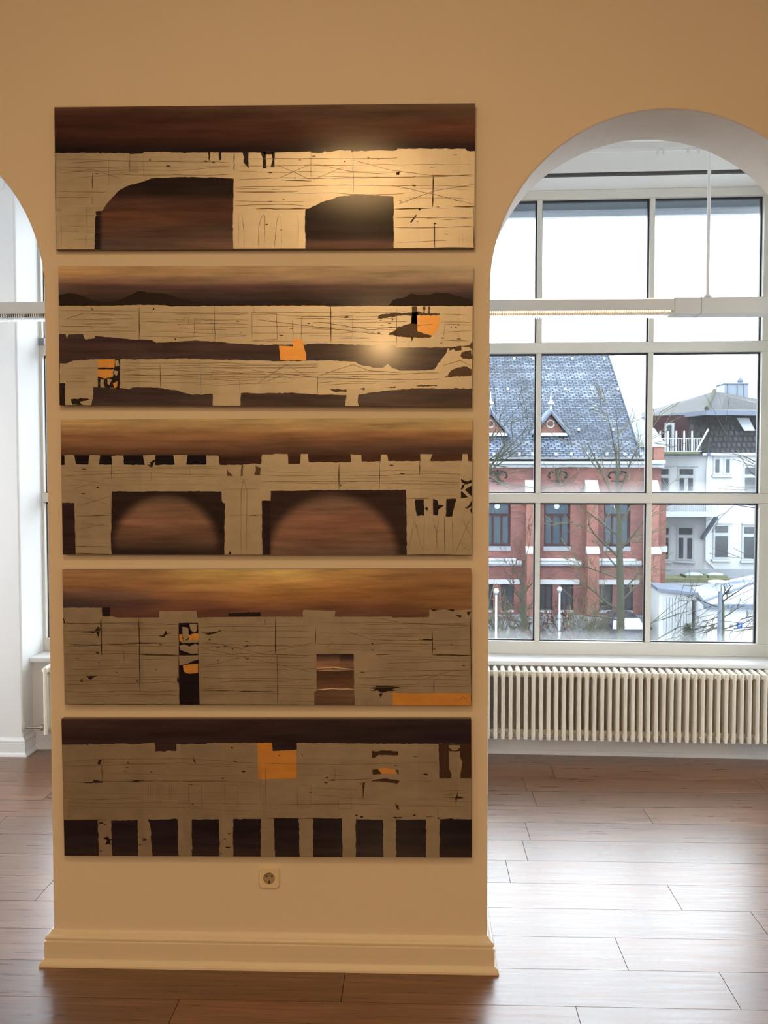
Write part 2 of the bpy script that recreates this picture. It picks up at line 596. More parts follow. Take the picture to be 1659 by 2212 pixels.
ZB = [(ZS, zat(1389)), (zat(1087), zat(1066)), (zat(761), zat(738)), (zat(426), ZH)]
XS = []
for a, b in ((1640, 1668), (1399, 1409), (1158, 1168)):
    m = WR.sz((a + b) / 2, 900, TW)[0]
    hw = 0.016 if a != 1640 else 0.045
    XS.append((m - hw, m + hw))
st = XS[1][0] - XS[2][0]
XS.append((XS[2][0] - st, XS[2][0] - st + 0.032))
XS.append((S_MID1, S_MID1 + 0.07))
XS = XS[::-1]
# the outermost stile is the wide one at the right edge of the frame
sr = WR.sz(1641, 900, TW)[0]
XS[-1] = (sr, S_END)
w1 = window('window_1', WR, XS, ZB, S_MID1, S_END)
s0 = WL.sz(77, 1000, TW)[0]
s1 = WL.sz(97.5, 1000, TW)[0]
XSL = [(xp - 0.06, s1)] + [(s1 + (S_MID0 - 0.07 - s1) * k / 2 - 0.016, s1 + (S_MID0 - 0.07 - s1) * k / 2 + 0.016) for k in (1,)] + [(S_MID0 - 0.07, S_MID0)]
w2 = window('window_2', WL, XSL, ZB, xp, S_MID0)
# splayed reveal beside the left window
tag(mesh_obj('wall_reveal_left', WL.box(xp - 0.05, s0, 0.10, TW + 0.02, ZS, ZH), M_WALLD, bevel=0.01), kind='structure')
mesh_obj('latch_plate', WL.pbox(76, 730, 95, 745, TW - 0.045, TW - 0.028), M_GREY, w2, bevel=0.002)
cv, cf = tube([WL.p(*((lambda q: (q[0], TW - 0.05, q[1]))(WL.sz(x, y, TW - 0.05)))) for x, y in ((98, 745), (97.5, 757), (94, 768), (87, 778))], 0.0022, 5)
mesh_obj('pull_cord', (cv, cf), M_TRIMD, w2)
# exterior blind boxes
bl = tag(empty('blind_box', WR.p(1, TW + 0.3, ZH)), 'grey roller blind box outside above the big window', 'blind box')
mesh_obj('box', WR.box(S_MID1, 2.75, TW + 0.16, TW + 0.36, WR.sz(1400, 452, TW + 0.16)[1], ZH + 0.1), M_BLIND, bl, bevel=0.006)
mesh_obj('bottom_rail', WR.box(S_MID1, 2.75, TW + 0.19, TW + 0.23, WR.sz(1400, 466, TW + 0.19)[1], WR.sz(1400, 451, TW + 0.19)[1]), M_BLIND2, bl, bevel=0.004)

# round cover on the left wall pier
cc = at(-3, 397, 6.288)
tag(mesh_obj('round_vent_cover', lathe((cc.x, cc.y, cc.z), [(0.040, 0.002), (0.040, -0.008), (0.036, -0.012), (0.034, -0.010), (0.030, -0.010)], 28, 'y'), M_TRIMD, smooth=True),
    'small round white cover on the wall at upper left', 'vent cover')


# ------------------------------------------------------------------ radiators
def radiator(label, pl, s0, n, z0, z1, tf, pitch=0.0475):
    r = tag(empty('radiator', pl.p(s0, tf, z0), math.atan2(pl.u.y, pl.u.x)), label, 'radiator', 'column radiators under the windows')
    parts = []
    for d in (0.0, 0.05, 0.10, 0.15):
        parts.append(tube([pl.p(s0, tf + d, z0), pl.p(s0, tf + d, z0 + 0.006), pl.p(s0, tf + d, z1 - 0.006), pl.p(s0, tf + d, z1)], [0.006, 0.0122, 0.0122, 0.006], 10))
    parts.append(tube([pl.p(s0, tf - 0.004, z1 - 0.028), pl.p(s0, tf + 0.03, z1 - 0.012), pl.p(s0, tf + 0.120, z1 - 0.012), pl.p(s0, tf + 0.154, z1 - 0.028)], [0.010, 0.0150, 0.0150, 0.010], 8))
    for z in (z0 + 0.035, z1 - 0.035):
        parts.append(tube([pl.p(s0 - pitch / 2, tf + 0.062, z), pl.p(s0 + pitch / 2, tf + 0.062, z)], 0.021, 10))
        parts.append(tube([pl.p(s0, tf + 0.0, z), pl.p(s0, tf + 0.150, z)], 0.0165, 8))
    src = mesh_obj('section', join(*parts), M_RAD, r, smooth=True)
    for k in range(1, n):
        share('section', src, r, (k * pitch, 0, 0))
    return r


TF = -0.20
_, RZ1 = WR.sz(1350, 1452, TF)
_, RZ0 = WR.sz(1350, 1603, TF)
n_r = int((2.55 - (-0.55)) / 0.0475)
radR = radiator('long cream column radiator under the big window at right', WR, -0.55, n_r, RZ0, RZ1, TF)
sL = WL.sz(98, 1500, TF)[0]
radL = radiator('cream column radiator end with valve beside the left arch', WL, sL, int((S_MID0 - 0.1 - sL) / 0.0475), RZ0, RZ1, TF)
vz = RZ0 + 0.035
xv = xp
Pq = lambda s: WL.p(s, TF + 0.062, vz)
mesh_obj('valve', tube([Pq(sL - 0.024), Pq(sL - 0.034), Pq(sL - 0.035), Pq(sL - 0.055), Pq(sL - 0.056), Pq(sL - 0.075)], [0.014, 0.014, 0.020, 0.020, 0.013, 0.013], 8), M_BRASS, radL)
mesh_obj('pipe', tube([Pq(sL - 0.074), Pq(xv - 0.005)], 0.009, 8), M_BRASS, radL)
mesh_obj('rosette', tube([Pq(xv + 0.010), Pq(xv - 0.001)], [0.018, 0.036], 16), M_TRIMD, radL)
mesh_obj('end_plug', tube([WL.p(sL - 0.022, TF + 0.062, RZ1 - 0.035), WL.p(sL - 0.034, TF + 0.062, RZ1 - 0.035), WL.p(sL - 0.044, TF + 0.062, RZ1 - 0.035)], [0.018, 0.016, 0.006], 10), M_RAD, radL)
mesh_obj('bracket', WR.box(0.9, 0.93, TF + 0.15, 0.0195, RZ1 - 0.09, RZ1 - 0.06), M_RAD, radR)
mesh_obj('bracket', WL.box(-1.7, -1.67, TF + 0.15, 0.0195, RZ1 - 0.09, RZ1 - 0.06), M_RAD, radL)

# ------------------------------------------------------------------ suspended luminaires
LP = Plane((0, 5.10), 0.0)


def luminaire(name, label, s0, s1, z0, z1, lit, louvre=True):
    c = empty(name, LP.p((s0 + s1) / 2, 0.0, z0))
    tag(c, label, 'lamp', 'suspended strip lamps')
    w = 0.075
    if louvre:
        mesh_obj('housing', join(LP.box(s0, s1, -w, -w + 0.006, z0 + 0.02, z1), LP.box(s0, s1, w - 0.006, w, z0 + 0.02, z1), LP.box(s0, s1, -w + 0.006, w - 0.006, z1 - 0.022, z1 - 0.014),
                                LP.box(s0, s0 + 0.006, -w + .006, w - .006, z0 + 0.02, z1 - 0.022), LP.box(s1 - 0.006, s1, -w + .006, w - .006, z0 + 0.02, z1 - 0.022)), M_LAMPBODY, c)
        c.children[0]['kind'] = 'stuff'
        mesh_obj('tube', tube([LP.p(s0 + 0.02, 0, z0 + 0.034), LP.p(s1 - 0.02, 0, z0 + 0.034)], 0.013, 10), M_TUBE if lit else M_TUBEOFF, c)
        mesh_obj('upper_tube', tube([LP.p(s0 + 0.02, -0.045, z1 + 0.003), LP.p(s1 - 0.02, -0.045, z1 + 0.003)], 0.0055, 8), M_TUBE if lit else M_TUBEOFF, c)
        bl = []
        n = int((s1 - s0) / 0.011)
        for k in range(n):
            s = s0 + 0.006 + k * (s1 - s0 - 0.012) / n
            bl.append(LP.box(s, s + 0.0035, -w + 0.002, w - 0.002, z0, z0 + 0.022))
        tag(mesh_obj('louvre', join(*bl), M_LOUVRE, c), kind='stuff')
        mesh_obj('reflector_rim', join(LP.box(s0, s1, -w - 0.002, -w + 0.002, z0 + 0.018, z0 + 0.022)), M_LAMPBODY, c)
    else:
        mesh_obj('housing', LP.box(s0, s1, -w, w, z0 + 0.002, z1), M_LAMPBODY, c, bevel=0.006)
        mesh_obj('joint', LP.box(s0 + 0.13, s0 + 0.134, -w - 0.001, w + 0.001, z0 + 0.001, z1 + 0.001), M_GREY, c)
        xs = LP.sz(1529, 600, 0)[0]
        mesh_obj('rod', tube([LP.p(xs, 0, z1 - 0.002), LP.p(xs, 0, CEIL)], 0.0085, 10), M_TRIMD, c)
        mesh_obj('rod_clip', tube([LP.p(xs, 0, z1 - 0.002), LP.p(xs, 0, z1 + 0.012), LP.p(xs, 0, z1 + 0.026)], [0.022, 0.020, 0.010], 12), M_TRIMD, c)
    return c


_, LZ1 = LP.sz(1260, 646.5, -0.075)
_, LZ0 = LP.sz(1260, 679, -0.075)
sA = LP.sz(1457, 660, -0.075)[0]
luminaire('strip_lamp', 'lit suspended strip lamp glowing warm in the right arch', sA - 1.55, sA, LZ0, LZ1, True)
luminaire('strip_lamp', 'plain grey lamp trunking hung on a rod in the right arch', sA, sA + 1.6, LZ0, LZ1 + 0.008, False, False)
luminaire('strip_lamp', 'unlit suspended strip lamp with pale louvre in the left arch', sA - 4.35, sA - 1.56, LZ0, LZ1, False)

# ------------------------------------------------------------------ socket under the paintings
sk = at(582, 1895, D0)
sock = tag(empty('wall_socket', (sk.x, D0, sk.z)), 'cream wall socket below the lowest painting', 'socket')
SP = Plane((sk.x, D0), 0.0)


def ring_plate():
    # square plate with a round opening
    V, Fc = [], []
    n = 32
    hs = 0.040
    for t, r_out in ((-0.0105, hs - 0.004), (-0.004, hs), (0.0, hs)):
        for k in range(n):
            th = 2 * math.pi * (k + 0.5) / n
            c, s_ = math.cos(th), math.sin(th)
            m = r_out / max(abs(c), abs(s_))
            m = min(m, r_out * 1.26)
            V.append(SP.p(c * m, t, sk.z + s_ * m))
    for k in range(n):
        th = 2 * math.pi * (k + 0.5) / n
        V.append(SP.p(0.0215 * math.cos(th), -0.0105, sk.z + 0.0215 * math.sin(th)))
    for k in range(n):
        q = (k + 1) % n
        Fc += [(k, q, n + q, n + k), (n + k, n + q, 2 * n + q, 2 * n + k), (3 * n + k, 3 * n + q, q, k)]
    return V, Fc


mesh_obj('cover_plate', ring_plate(), M_SOCK, sock, smooth=True)
V, Fc = lathe((sk.x, D0, sk.z), [(0.0215, -0.0105), (0.0205, -0.0025), (0.0001, -0.0025)], 32, 'y')
mesh_obj('well', (V, Fc[:-2]), M_SOCKIN, sock, smooth=True)
for dx, dz, r in ((-0.0095, 0.005, 0.0033), (0.0095, 0.005, 0.0033), (0, 0.005, 0.002)):
    mesh_obj('pin_hole' if dx else 'screw', lathe((sk.x + dx, D0, sk.z + dz), [(r, -0.0027), (r, -0.0031)], 12, 'y'), M_PIN if dx else M_BRASS, sock)
for sg in (1, -1):
    mesh_obj('earth_clip', SP.box(-0.002, 0.002, -0.008, -0.002, sk.z + (0.0145 if sg > 0 else -0.0205), sk.z + (0.0205 if sg > 0 else -0.0115)), M_BRASS if sg > 0 else M_PIN, sock)

# ------------------------------------------------------------------ the five paintings
def leaf_mat(name, tint, gold=False):
    m, nt, N, L, b = node_mat(name)
    tc = N.new('ShaderNodeTexCoord')
    sc = N.new('ShaderNodeVectorMath'); sc.operation = 'MULTIPLY_ADD'
    sc.inputs[1].default_value = (6.9, 0, 6.9); sc.inputs[2].default_value = (0.13, 0, 0.31)
    L.new(tc.outputs['Object'], sc.inputs[0])
    fl = N.new('ShaderNodeVectorMath'); fl.operation = 'FLOOR'
    L.new(sc.outputs[0], fl.inputs[0])
    wn = N.new('ShaderNodeTexWhiteNoise')
    L.new(fl.outputs[0], wn.inputs['Vector'])
    mp = N.new('ShaderNodeMapping'); mp.inputs['Scale'].default_value = (4, 4, 9)
    L.new(tc.outputs['Object'], mp.inputs[0])
    n1 = N.new('ShaderNodeTexNoise'); n1.inputs['Scale'].default_value = 2.5; n1.inputs['Detail'].default_value = 7; n1.inputs['Roughness'].default_value = 0.6
    L.new(mp.outputs[0], n1.inputs['Vector'])
    a = N.new('ShaderNodeMath'); a.operation = 'MULTIPLY_ADD'; a.inputs[1].default_value = 0.13; a.inputs[2].default_value = 0.72
    L.new(wn.outputs['Value'], a.inputs[0])
    c = N.new('ShaderNodeMath'); c.operation = 'MULTIPLY_ADD'; c.inputs[1].default_value = 0.5
    L.new(n1.outputs['Fac'], c.inputs[0]); L.new(a.outputs[0], c.inputs[2])
    mx = N.new('ShaderNodeVectorMath'); mx.operation = 'SCALE'; mx.inputs[0].default_value = tint[:3]
    L.new(c.outputs[0], mx.inputs['Scale'])
    L.new(mx.outputs[0], b.inputs['Base Color'])
    b.inputs['Metallic'].default_value = 0.75 if not gold else 0.45
    mr = N.new('ShaderNodeMapRange'); mr.inputs[3].default_value = 0.32; mr.inputs[4].default_value = 0.50
    L.new(n1.outputs['Fac'], mr.inputs[0]); L.new(mr.outputs[0], b.inputs['Roughness'])
    b.inputs['Coat Weight'].default_value = 0.2
    b.inputs['Coat Roughness'].default_value = 0.15
    bp = N.new('ShaderNodeBump'); bp.inputs['Strength'].default_value = 0.06; bp.inputs['Distance'].default_value = 0.002
    L.new(n1.outputs['Fac'], bp.inputs['Height']); L.new(bp.outputs[0], b.inputs['Normal'])
    return m


def board_mat():
    m, nt, N, L, b = node_mat('painted_board')
    at_ = N.new('ShaderNodeAttribute'); at_.attribute_name = 'paint'
    tc = N.new('ShaderNodeTexCoord')
    mp = N.new('ShaderNodeMapping'); mp.inputs['Scale'].default_value = (2.2, 10, 26)
    L.new(tc.outputs['Object'], mp.inputs[0])
    n1 = N.new('ShaderNodeTexNoise'); n1.inputs['Scale'].default_value = 1.6; n1.inputs['Detail'].default_value = 7; n1.inputs['Roughness'].default_value = 0.62
    L.new(mp.outputs[0], n1.inputs['Vector'])
    mr = N.new('ShaderNodeMapRange'); mr.inputs[1].default_value = 0.25; mr.inputs[2].default_value = 0.75
    mr.inputs[3].default_value = 0.55; mr.inputs[4].default_value = 1.45
    L.new(n1.outputs['Fac'], mr.inputs[0])
    mx = N.new('ShaderNodeVectorMath'); mx.operation = 'SCALE'
    L.new(at_.outputs['Color'], mx.inputs[0]); L.new(mr.outputs[0], mx.inputs['Scale'])
    L.new(mx.outputs[0], b.inputs['Base Color'])
    b.inputs['Roughness'].default_value = 0.34
    b.inputs['Specular IOR Level'].default_value = 0.02
    b.inputs['Coat Weight'].default_value = 0.3
    b.inputs['Coat Roughness'].default_value = 0.13
    bp = N.new('ShaderNodeBump'); bp.inputs['Strength'].default_value = 0.10; bp.inputs['Distance'].default_value = 0.002
    L.new(n1.outputs['Fac'], bp.inputs['Height']); L.new(bp.outputs[0], b.inputs['Normal'])
    return m


M_LEAF = leaf_mat('silver_leaf', (0.398, 0.376, 0.342))
M_GOLD = leaf_mat('gold_leaf', (0.70, 0.36, 0.095), True)
M_BOARD = board_mat()
M_PANEL = plain('panel_edge', (0.16, 0.10, 0.07), 0.5, var=0.2, scale=20)
M_INK = plain('dark_scratch', (0.030, 0.022, 0.018), 0.5)
M_INK2 = plain('faint_scratch', (0.17, 0.13, 0.10), 0.45)
M_BLACK = plain('dark_paint', (0.018, 0.012, 0.018), 0.45, var=0.4, scale=12, spec=0.18)
M_BROWN = plain('brown_paint', (0.10, 0.062, 0.045), 0.38, var=0.35, scale=9, spec=0.25)
M_UMBER = plain('umber_paint', (0.055, 0.032, 0.026), 0.38, var=0.35, scale=9, spec=0.25)
M_PALE = plain('pale_scratch', (0.8, 0.7, 0.55), 0.4)
ILL = (0.54, 0.35, 0.165)     # how a white surface reads under the warm lamps


class Painting:
    def __init__(self, name, label, corners, seed):
        self.c = [Vector(q) for q in corners]
        self.r = random.Random(seed)
        ps = [at(q[0], q[1], D0 - 0.03) for q in corners]
        self.W = ((ps[1] - ps[0]).length + (ps[2] - ps[3]).length) / 2
        self.H = ((ps[3] - ps[0]).length + (ps[2] - ps[1]).length) / 2
        ctr = sum(ps, Vector()) / 4
        tilt = (math.atan2(ps[1].z - ps[0].z, ps[1].x - ps[0].x) + math.atan2(ps[2].z - ps[3].z, ps[2].x - ps[3].x)) / 2
        self.o = bpy.data.objects.new(name, None)
        self.o.location = (ctr.x, D0 - 0.03, ctr.z)
        self.o.rotation_euler = (0, -tilt, 0)
        COL.objects.link(self.o)
        MATRIX[self.o.name] = Matrix.Identity(4)
        tag(self.o, label, 'painting', 'five long paintings on the pier')
        W, H = self.W / 2, self.H / 2
        v = [Vector((x, y, z)) for z in (-H, H) for y in (0.0006, 0.03) for x in (-W, W)]
        mesh_obj('panel', (v, [(0, 1, 3, 2), (4, 6, 7, 5), (0, 4, 5, 1), (2, 3, 7, 6), (0, 2, 6, 4), (1, 5, 7, 3)]), M_PANEL, self.o)

    def uv(self, x, y):
        A, B, C, D = self.c
        u, v = 0.5, 0.5
        for _ in range(4):
            l = A.lerp(D, v); r = B.lerp(C, v)
            u = (x - l.x) / (r.x - l.x)
            t = A.lerp(B, u); b = D.lerp(C, u)
            v = (y - t.y) / (b.y - t.y)
        return u, v

    def loc(self, x, y, d=0.0):
        u, v = self.uv(x, y)
        u = min(0.9995, max(0.0005, u)); v = min(0.9985, max(0.0015, v))
        return Vector(((u - 0.5) * self.W, -d, (0.5 - v) * self.H))

    def ground(self, fn):
        nx, nz = 220, 74
        V, Fc, Cc = [], [], []
        A, B, C, D = self.c
        for j in range(nz + 1):
            for i in range(nx + 1):
                u, v = i / nx, j / nz
                V.append(((u - 0.5) * self.W, 0.0, (0.5 - v) * self.H))
                t = A.lerp(B, u); b = D.lerp(C, u)
                q = t.lerp(b, v)
                k = fn(q.x, q.y)
                Cc.append([min(0.85, lin(max(0, k[n])) / ILL[n] * 0.80) for n in range(3)])
        for j in range(nz):
            for i in range(nx):
                a = j * (nx + 1) + i
                Fc.append((a, a + 1, a + nx + 2, a + nx + 1))
        o = mesh_obj('painted_ground', (V, Fc), M_BOARD, self.o, fixnormals=False)
        at_ = o.data.attributes.new('paint', 'FLOAT_COLOR', 'POINT')
        flat = []
        for k in Cc: flat += [k[0], k[1], k[2], 1.0]
        at_.data.foreach_set('color', flat)

    def rough(self, poly, amp=0.8, step=6.0):
        out = []
        n = len(poly)
        for i in range(n):
            a = Vector(poly[i]); b = Vector(poly[(i + 1) % n])
            d = b - a
            k = max(1, int(d.length / step))
            nn = Vector((-d.y, d.x)).normalized() if d.length > 0 else Vector((0, 0))
            for q in range(k):
                p = a + d * (q / k)
                if q: p += nn * self.r.gauss(0, amp * 0.6)
                out.append((p.x, p.y))
        return out

    def sheet(self, name, poly, mat, d, amp=0.8, step=6.0):
        pts = self.rough(poly, amp, step)
        V = [self.loc(x, y, d) for x, y in pts]
        return mesh_obj(name, (V, [tuple(range(len(V)))]), mat, self.o, fixnormals=False)

    def sheets(self, name, polys, mat, d, amp=0.8, step=5.0):
        vf = []
        for p in polys:
            pts = self.rough(p, amp, step)
            vf.append(([self.loc(x, y, d) for x, y in pts], [tuple(range(len(pts)))]))
        o = mesh_obj(name, join(*vf), mat, self.o, fixnormals=False)
        if len(polys) > 1: o['kind'] = 'stuff'
        return o

    def lines(self, name, ls, mat, d):
        vf = []
        for pts, w in ls:
            P = []
            for i in range(len(pts) - 1):
                a, b = Vector(pts[i]), Vector(pts[i + 1])
                k = max(1, int((b - a).length / 14))
                for q in range(k):
                    p = a.lerp(b, q / k)
                    if q: p = p + Vector((self.r.gauss(0, .25), self.r.gauss(0, .25)))
                    P.append(p)
            P.append(Vector(pts[-1]))
            V = []
            for i, p in enumerate(P):
                t = (P[min(i + 1, len(P) - 1)] - P[max(i - 1, 0)])
                if t.length == 0: t = Vector((1, 0))
                t.normalize()
                nn = Vector((-t.y, t.x))
                h = w / 2 * self.r.uniform(0.55, 1.15)
                if i in (0, len(P) - 1): h *= 0.35
                V += [self.loc(*(p + nn * h), d), self.loc(*(p - nn * h), d)]
            vf.append((V, [(2 * i, 2 * i + 1, 2 * i + 3, 2 * i + 2) for i in range(len(P) - 1)]))
        o = mesh_obj(name, join(*vf), mat, self.o, fixnormals=False)
        o['kind'] = 'stuff'

    def wander(self, x0, x1, y, amp=3.0, seg=60):
        pts = []
        yy = y
        x = x0
        while x < x1:
            pts.append((x, yy))
            x += seg * self.r.uniform(.6, 1.3)
            yy += self.r.gauss(0, amp)
        pts.append((x1, yy))
        return pts

    def hatch(self, boxes, per=1.0, w=0.8):
        """wavering pencil lines inside leaf areas"""
        out = []
        for x0, y0, x1, y1, n in boxes:
            for k in range(n):
                y = y0 + (y1 - y0) * (k + self.r.uniform(.2, .8)) / n
                a = x0 if self.r.random() < .6 else x0 + (x1 - x0) * self.r.uniform(0, .4)
                b = x1 if self.r.random() < .6 else x0 + (x1 - x0) * self.r.uniform(.6, 1)
                p = [(x, min(y1, max(y0, yy))) for x, yy in self.wander(a, b, y, 1.6, 55)]
                out.append((p, w * self.r.uniform(.7, 1.3)))
        return out

    def specks(self, boxes):
        out = []
        for x0, y0, x1, y1, n in boxes:
            for _ in range(n):
                x, y = self.r.uniform(x0, x1), self.r.uniform(y0, y1)
                w, h = self.r.uniform(1.5, 7), self.r.uniform(.6, 2.0)
                out.append([(x - w, y), (x - w * .2, y - h), (x + w, y - h * .2), (x + w * .3, y + h)])
        return out


def field(pts, sx, sy):
    def fn(x, y):
        W = 1e-12; R = G = B = 0.0
        for px, py, c in pts:
            w = math.exp(-((x - px) / sx) ** 2 - ((y - py) / sy) ** 2) + 1e-9
            W += w; R += w * c[0]; G += w * c[1]; B += w * c[2]
        return (R / W, G / W, B / W)
    return fn


def mixc(a, b, t):
    t = min(1, max(0, t))
    return tuple(a[i] + (b[i] - a[i]) * t for i in range(3))


def sstep(a, b, x):
    t = min(1, max(0, (x - a) / (b - a)))
    return t * t * (3 - 2 * t)


def rows(x0, x1, spec, n=6):
    """spec: list of (y, left colour, right colour)"""
    out = []
    for y, a, b in spec:
        for i in range(n):
            t = i / (n - 1)
            out.append((x0 + (x1 - x0) * t, y, mixc(a, b, t)))
    return out


# ---- painting one
p = Painting('painting', 'topmost painting, a pale bridge with two dark uneven arches', [(116, 233), (1027, 222), (1025, 537), (122, 538)], 11)
f_sky = field(rows(116, 1027, [(232, (88, 54, 34), (92, 66, 42)), (246, (58, 32, 22), (80, 52, 34)), (268, (56, 30, 20), (96, 56, 34)), (290, (60, 32, 21), (84, 46, 29)), (308, (52, 28, 20), (62, 34, 25)), (322, (28, 17, 16), (38, 24, 20))]), 150, 11)
f_o1 = field(rows(205, 510, [(388, (34, 22, 17), (36, 24, 18)), (412, (38, 25, 18), (40, 27, 20)), (440, (78, 46, 29), (72, 44, 29)), (470, (88, 52, 32), (82, 50, 33)), (500, (86, 56, 38), (74, 52, 37)), (530, (76, 58, 44), (104, 70, 48))]), 90, 14)
f_o2 = field(rows(660, 855, [(425, (36, 25, 20), (36, 24, 20)), (470, (38, 25, 20), (36, 23, 19)), (505, (46, 30, 24), (44, 30, 24)), (532, (112, 74, 52), (92, 62, 44))]), 90, 12)


def g1(x, y):
    if y < 345: return f_sky(x, y)
    if x < 580: return mixc(f_o1(x, y), (34, 22, 22), 1 - sstep(214, 226, x))
    return f_o2(x, y)


p.ground(g1)
p.sheet('silver_leaf', [(118, 331), (195, 330), (215, 329.5), (217, 332), (222, 330), (281, 331), (282, 333), (310, 331.5), (313, 328), (370, 328), (372, 329.5), (450, 329),
    (540, 329), (600, 329), (674, 326.5), (675, 329.5), (700, 329.5), (704, 326), (710, 328), (718, 327.5), (735, 324), (760, 324.5), (763, 329), (766, 326), (820, 324), (845, 325), (858, 324),
    (861, 320.5), (1006, 320.5), (1008, 324.5), (1024, 325.5), (1027, 325), (1025, 537), (853, 537), (852.5, 425), (851, 424), (820, 421.5), (765, 421), (735, 424), (722, 430), (705, 434), (680, 445), (672, 450),
    (663.5, 452), (662, 470), (663.5, 537), (508, 538), (507, 470), (508.5, 386), (470, 383), (430, 382.5), (390, 382), (335, 384.5), (320, 389), (275, 402), (258, 412), (245, 425), (232, 440), (225, 452),
    (222, 455), (211, 455), (213, 460), (208, 468), (206.5, 538), (121, 538)], M_LEAF, 0.0006, 0.7)
p.sheets('dark_mark', [[(452, 328), (456.5, 328), (457, 335), (455.5, 347), (454, 346), (453.5, 336)], [(475, 328), (480.5, 328), (481, 345), (476.5, 346)], [(508, 328), (510, 328), (509.5, 368), (508, 366)],
    [(527, 328), (540, 328), (539.5, 345), (541, 365), (534, 356), (529, 350), (530, 340)], [(566, 327), (578, 327), (577, 342), (579, 363), (571, 364), (571, 345)], [(589, 327), (597, 328), (596, 345), (596.5, 361), (588, 361), (592, 345)],
    [(568, 325), (595, 325), (592, 333), (575, 334)], [(208, 456), (222, 456), (218, 462), (210, 466)], [(858, 373), (866, 369), (864, 378), (858, 377)], [(888, 480), (900, 464), (902, 466), (890, 482)], [(905, 452), (912, 450), (908, 456)]]
    + p.specks([(600, 330, 1015, 360, 6), (130, 340, 500, 375, 5), (870, 370, 1010, 520, 8), (520, 370, 650, 520, 6)]), M_BLACK, 0.0010, 0.5)
p.lines('scratch', [([(201, 376), (201, 408)], 2), ([(201, 422), (201, 440)], 1.5), ([(282, 332), (282, 372)], 1.2), ([(119, 453), (133, 454)], 1.8), ([(127, 448), (128, 454)], 1.4), ([(937, 377), (936, 447)], 2.6), ([(939, 480), (940, 537)], 2.6),
    ([(765, 335), (766, 416)], 1.4), ([(556, 451), (668, 451)], 1.6), ([(853, 452), (932, 450)], 2), ([(980, 447), (1027, 447)], 2.6), ([(930, 378), (1026, 380)], 1.4), ([(610, 388), (676, 391)], 2.2), ([(863, 432), (872, 437), (864, 440)], 1.5),
    ([(1022, 440), (1024, 536)], 1.6), ([(940, 536), (1022, 536)], 1.4), ([(120, 332), (122, 536)], 1.2), ([(930, 361), (945, 360)], 1.5)], M_INK, 0.0014)
p.lines('pencil_line', [([(312, 330), (313, 384)], .9), ([(675, 330), (674, 386)], .9), ([(236, 335), (237, 400)], .7), ([(188, 440), (187, 536)], .7), ([(134, 480), (134, 536)], .7), ([(600, 355), (675, 388)], .9), ([(605, 385), (678, 352)], .9), ([(678, 352), (760, 370), (860, 372)], .8),
    ([(680, 388), (745, 360)], .8), ([(765, 345), (850, 368), (930, 378)], .8), ([(850, 400), (940, 420), (1026, 442)], .9), ([(865, 440), (940, 412), (1026, 398)], .9), ([(130, 375), (200, 365), (260, 385)], .7), ([(150, 385), (240, 378), (300, 368)], .7),
    ([(562, 535), (563, 490), (568, 470), (572, 464), (576, 466), (575, 534)], .9), ([(597, 535), (601, 480), (605, 466), (611, 472), (612, 534)], .9), ([(647, 462), (648, 500), (648, 534)], .9), ([(526, 465), (531, 500), (532, 536)], .9), ([(519, 464), (519, 534)], .8), ([(855, 471), (1022, 470)], .9),
    ([(855, 492), (1022, 491)], .9), ([(992, 512), (993, 530)], 1), ([(1000, 508), (1001, 528)], 1), ([(992, 520), (1003, 518)], .9), ([(1006, 512), (1010, 522), (1016, 510), (1016, 526)], 1)]
    + p.hatch([(122, 340, 500, 378, 5), (520, 338, 1018, 420, 7), (120, 400, 235, 530, 7), (512, 395, 660, 450, 4), (858, 390, 1020, 530, 6)]), M_INK2, 0.0013)

# ---- painting two
p = Painting('painting', 'second painting from the top, with low dark hills on its horizon', [(123.6, 574.5), (1022, 574.5), (1020, 877.7), (131, 876)], 12)
f_sky = field(rows(124, 1022, [(576, (166, 122, 72), (172, 140, 96)), (592, (160, 116, 66), (164, 132, 90)), (606, (122, 84, 58), (152, 118, 82)), (622, (72, 48, 36), (92, 64, 50)), (640, (62, 42, 32), (62, 44, 38)), (656, (44, 29, 26), (44, 32, 30))]), 130, 8)
f_lo = field(rows(124, 1022, [(730, (56, 36, 32), (60, 44, 36)), (750, (66, 42, 32), (76, 56, 42)), (770, (62, 42, 34), (72, 54, 42)), (800, (56, 40, 34), (70, 52, 42)), (850, (54, 38, 32), (78, 56, 42)), (874, (62, 44, 34), (80, 58, 42))]), 130, 12)
p.ground(lambda x, y: f_sky(x, y) if y < 690 else f_lo(x, y))
p.sheets('dark_hill', [[(124, 637), (150, 632), (165, 634), (185, 641), (200, 648), (220, 652), (250, 651), (275, 640), (297, 629), (305, 628), (330, 632), (355, 633), (380, 640), (410, 648), (440, 655), (560, 658), (560, 664), (124, 664)],
    [(838, 664), (850, 648), (880, 641), (886, 635), (892, 634), (905, 637), (930, 637), (940, 632), (965, 632), (985, 639), (1010, 645), (1022, 648), (1022, 664)], [(590, 650), (640, 646), (665, 648), (680, 651), (705, 657), (705, 664), (590, 664)]], M_BLACK, 0.0003, 0.8)
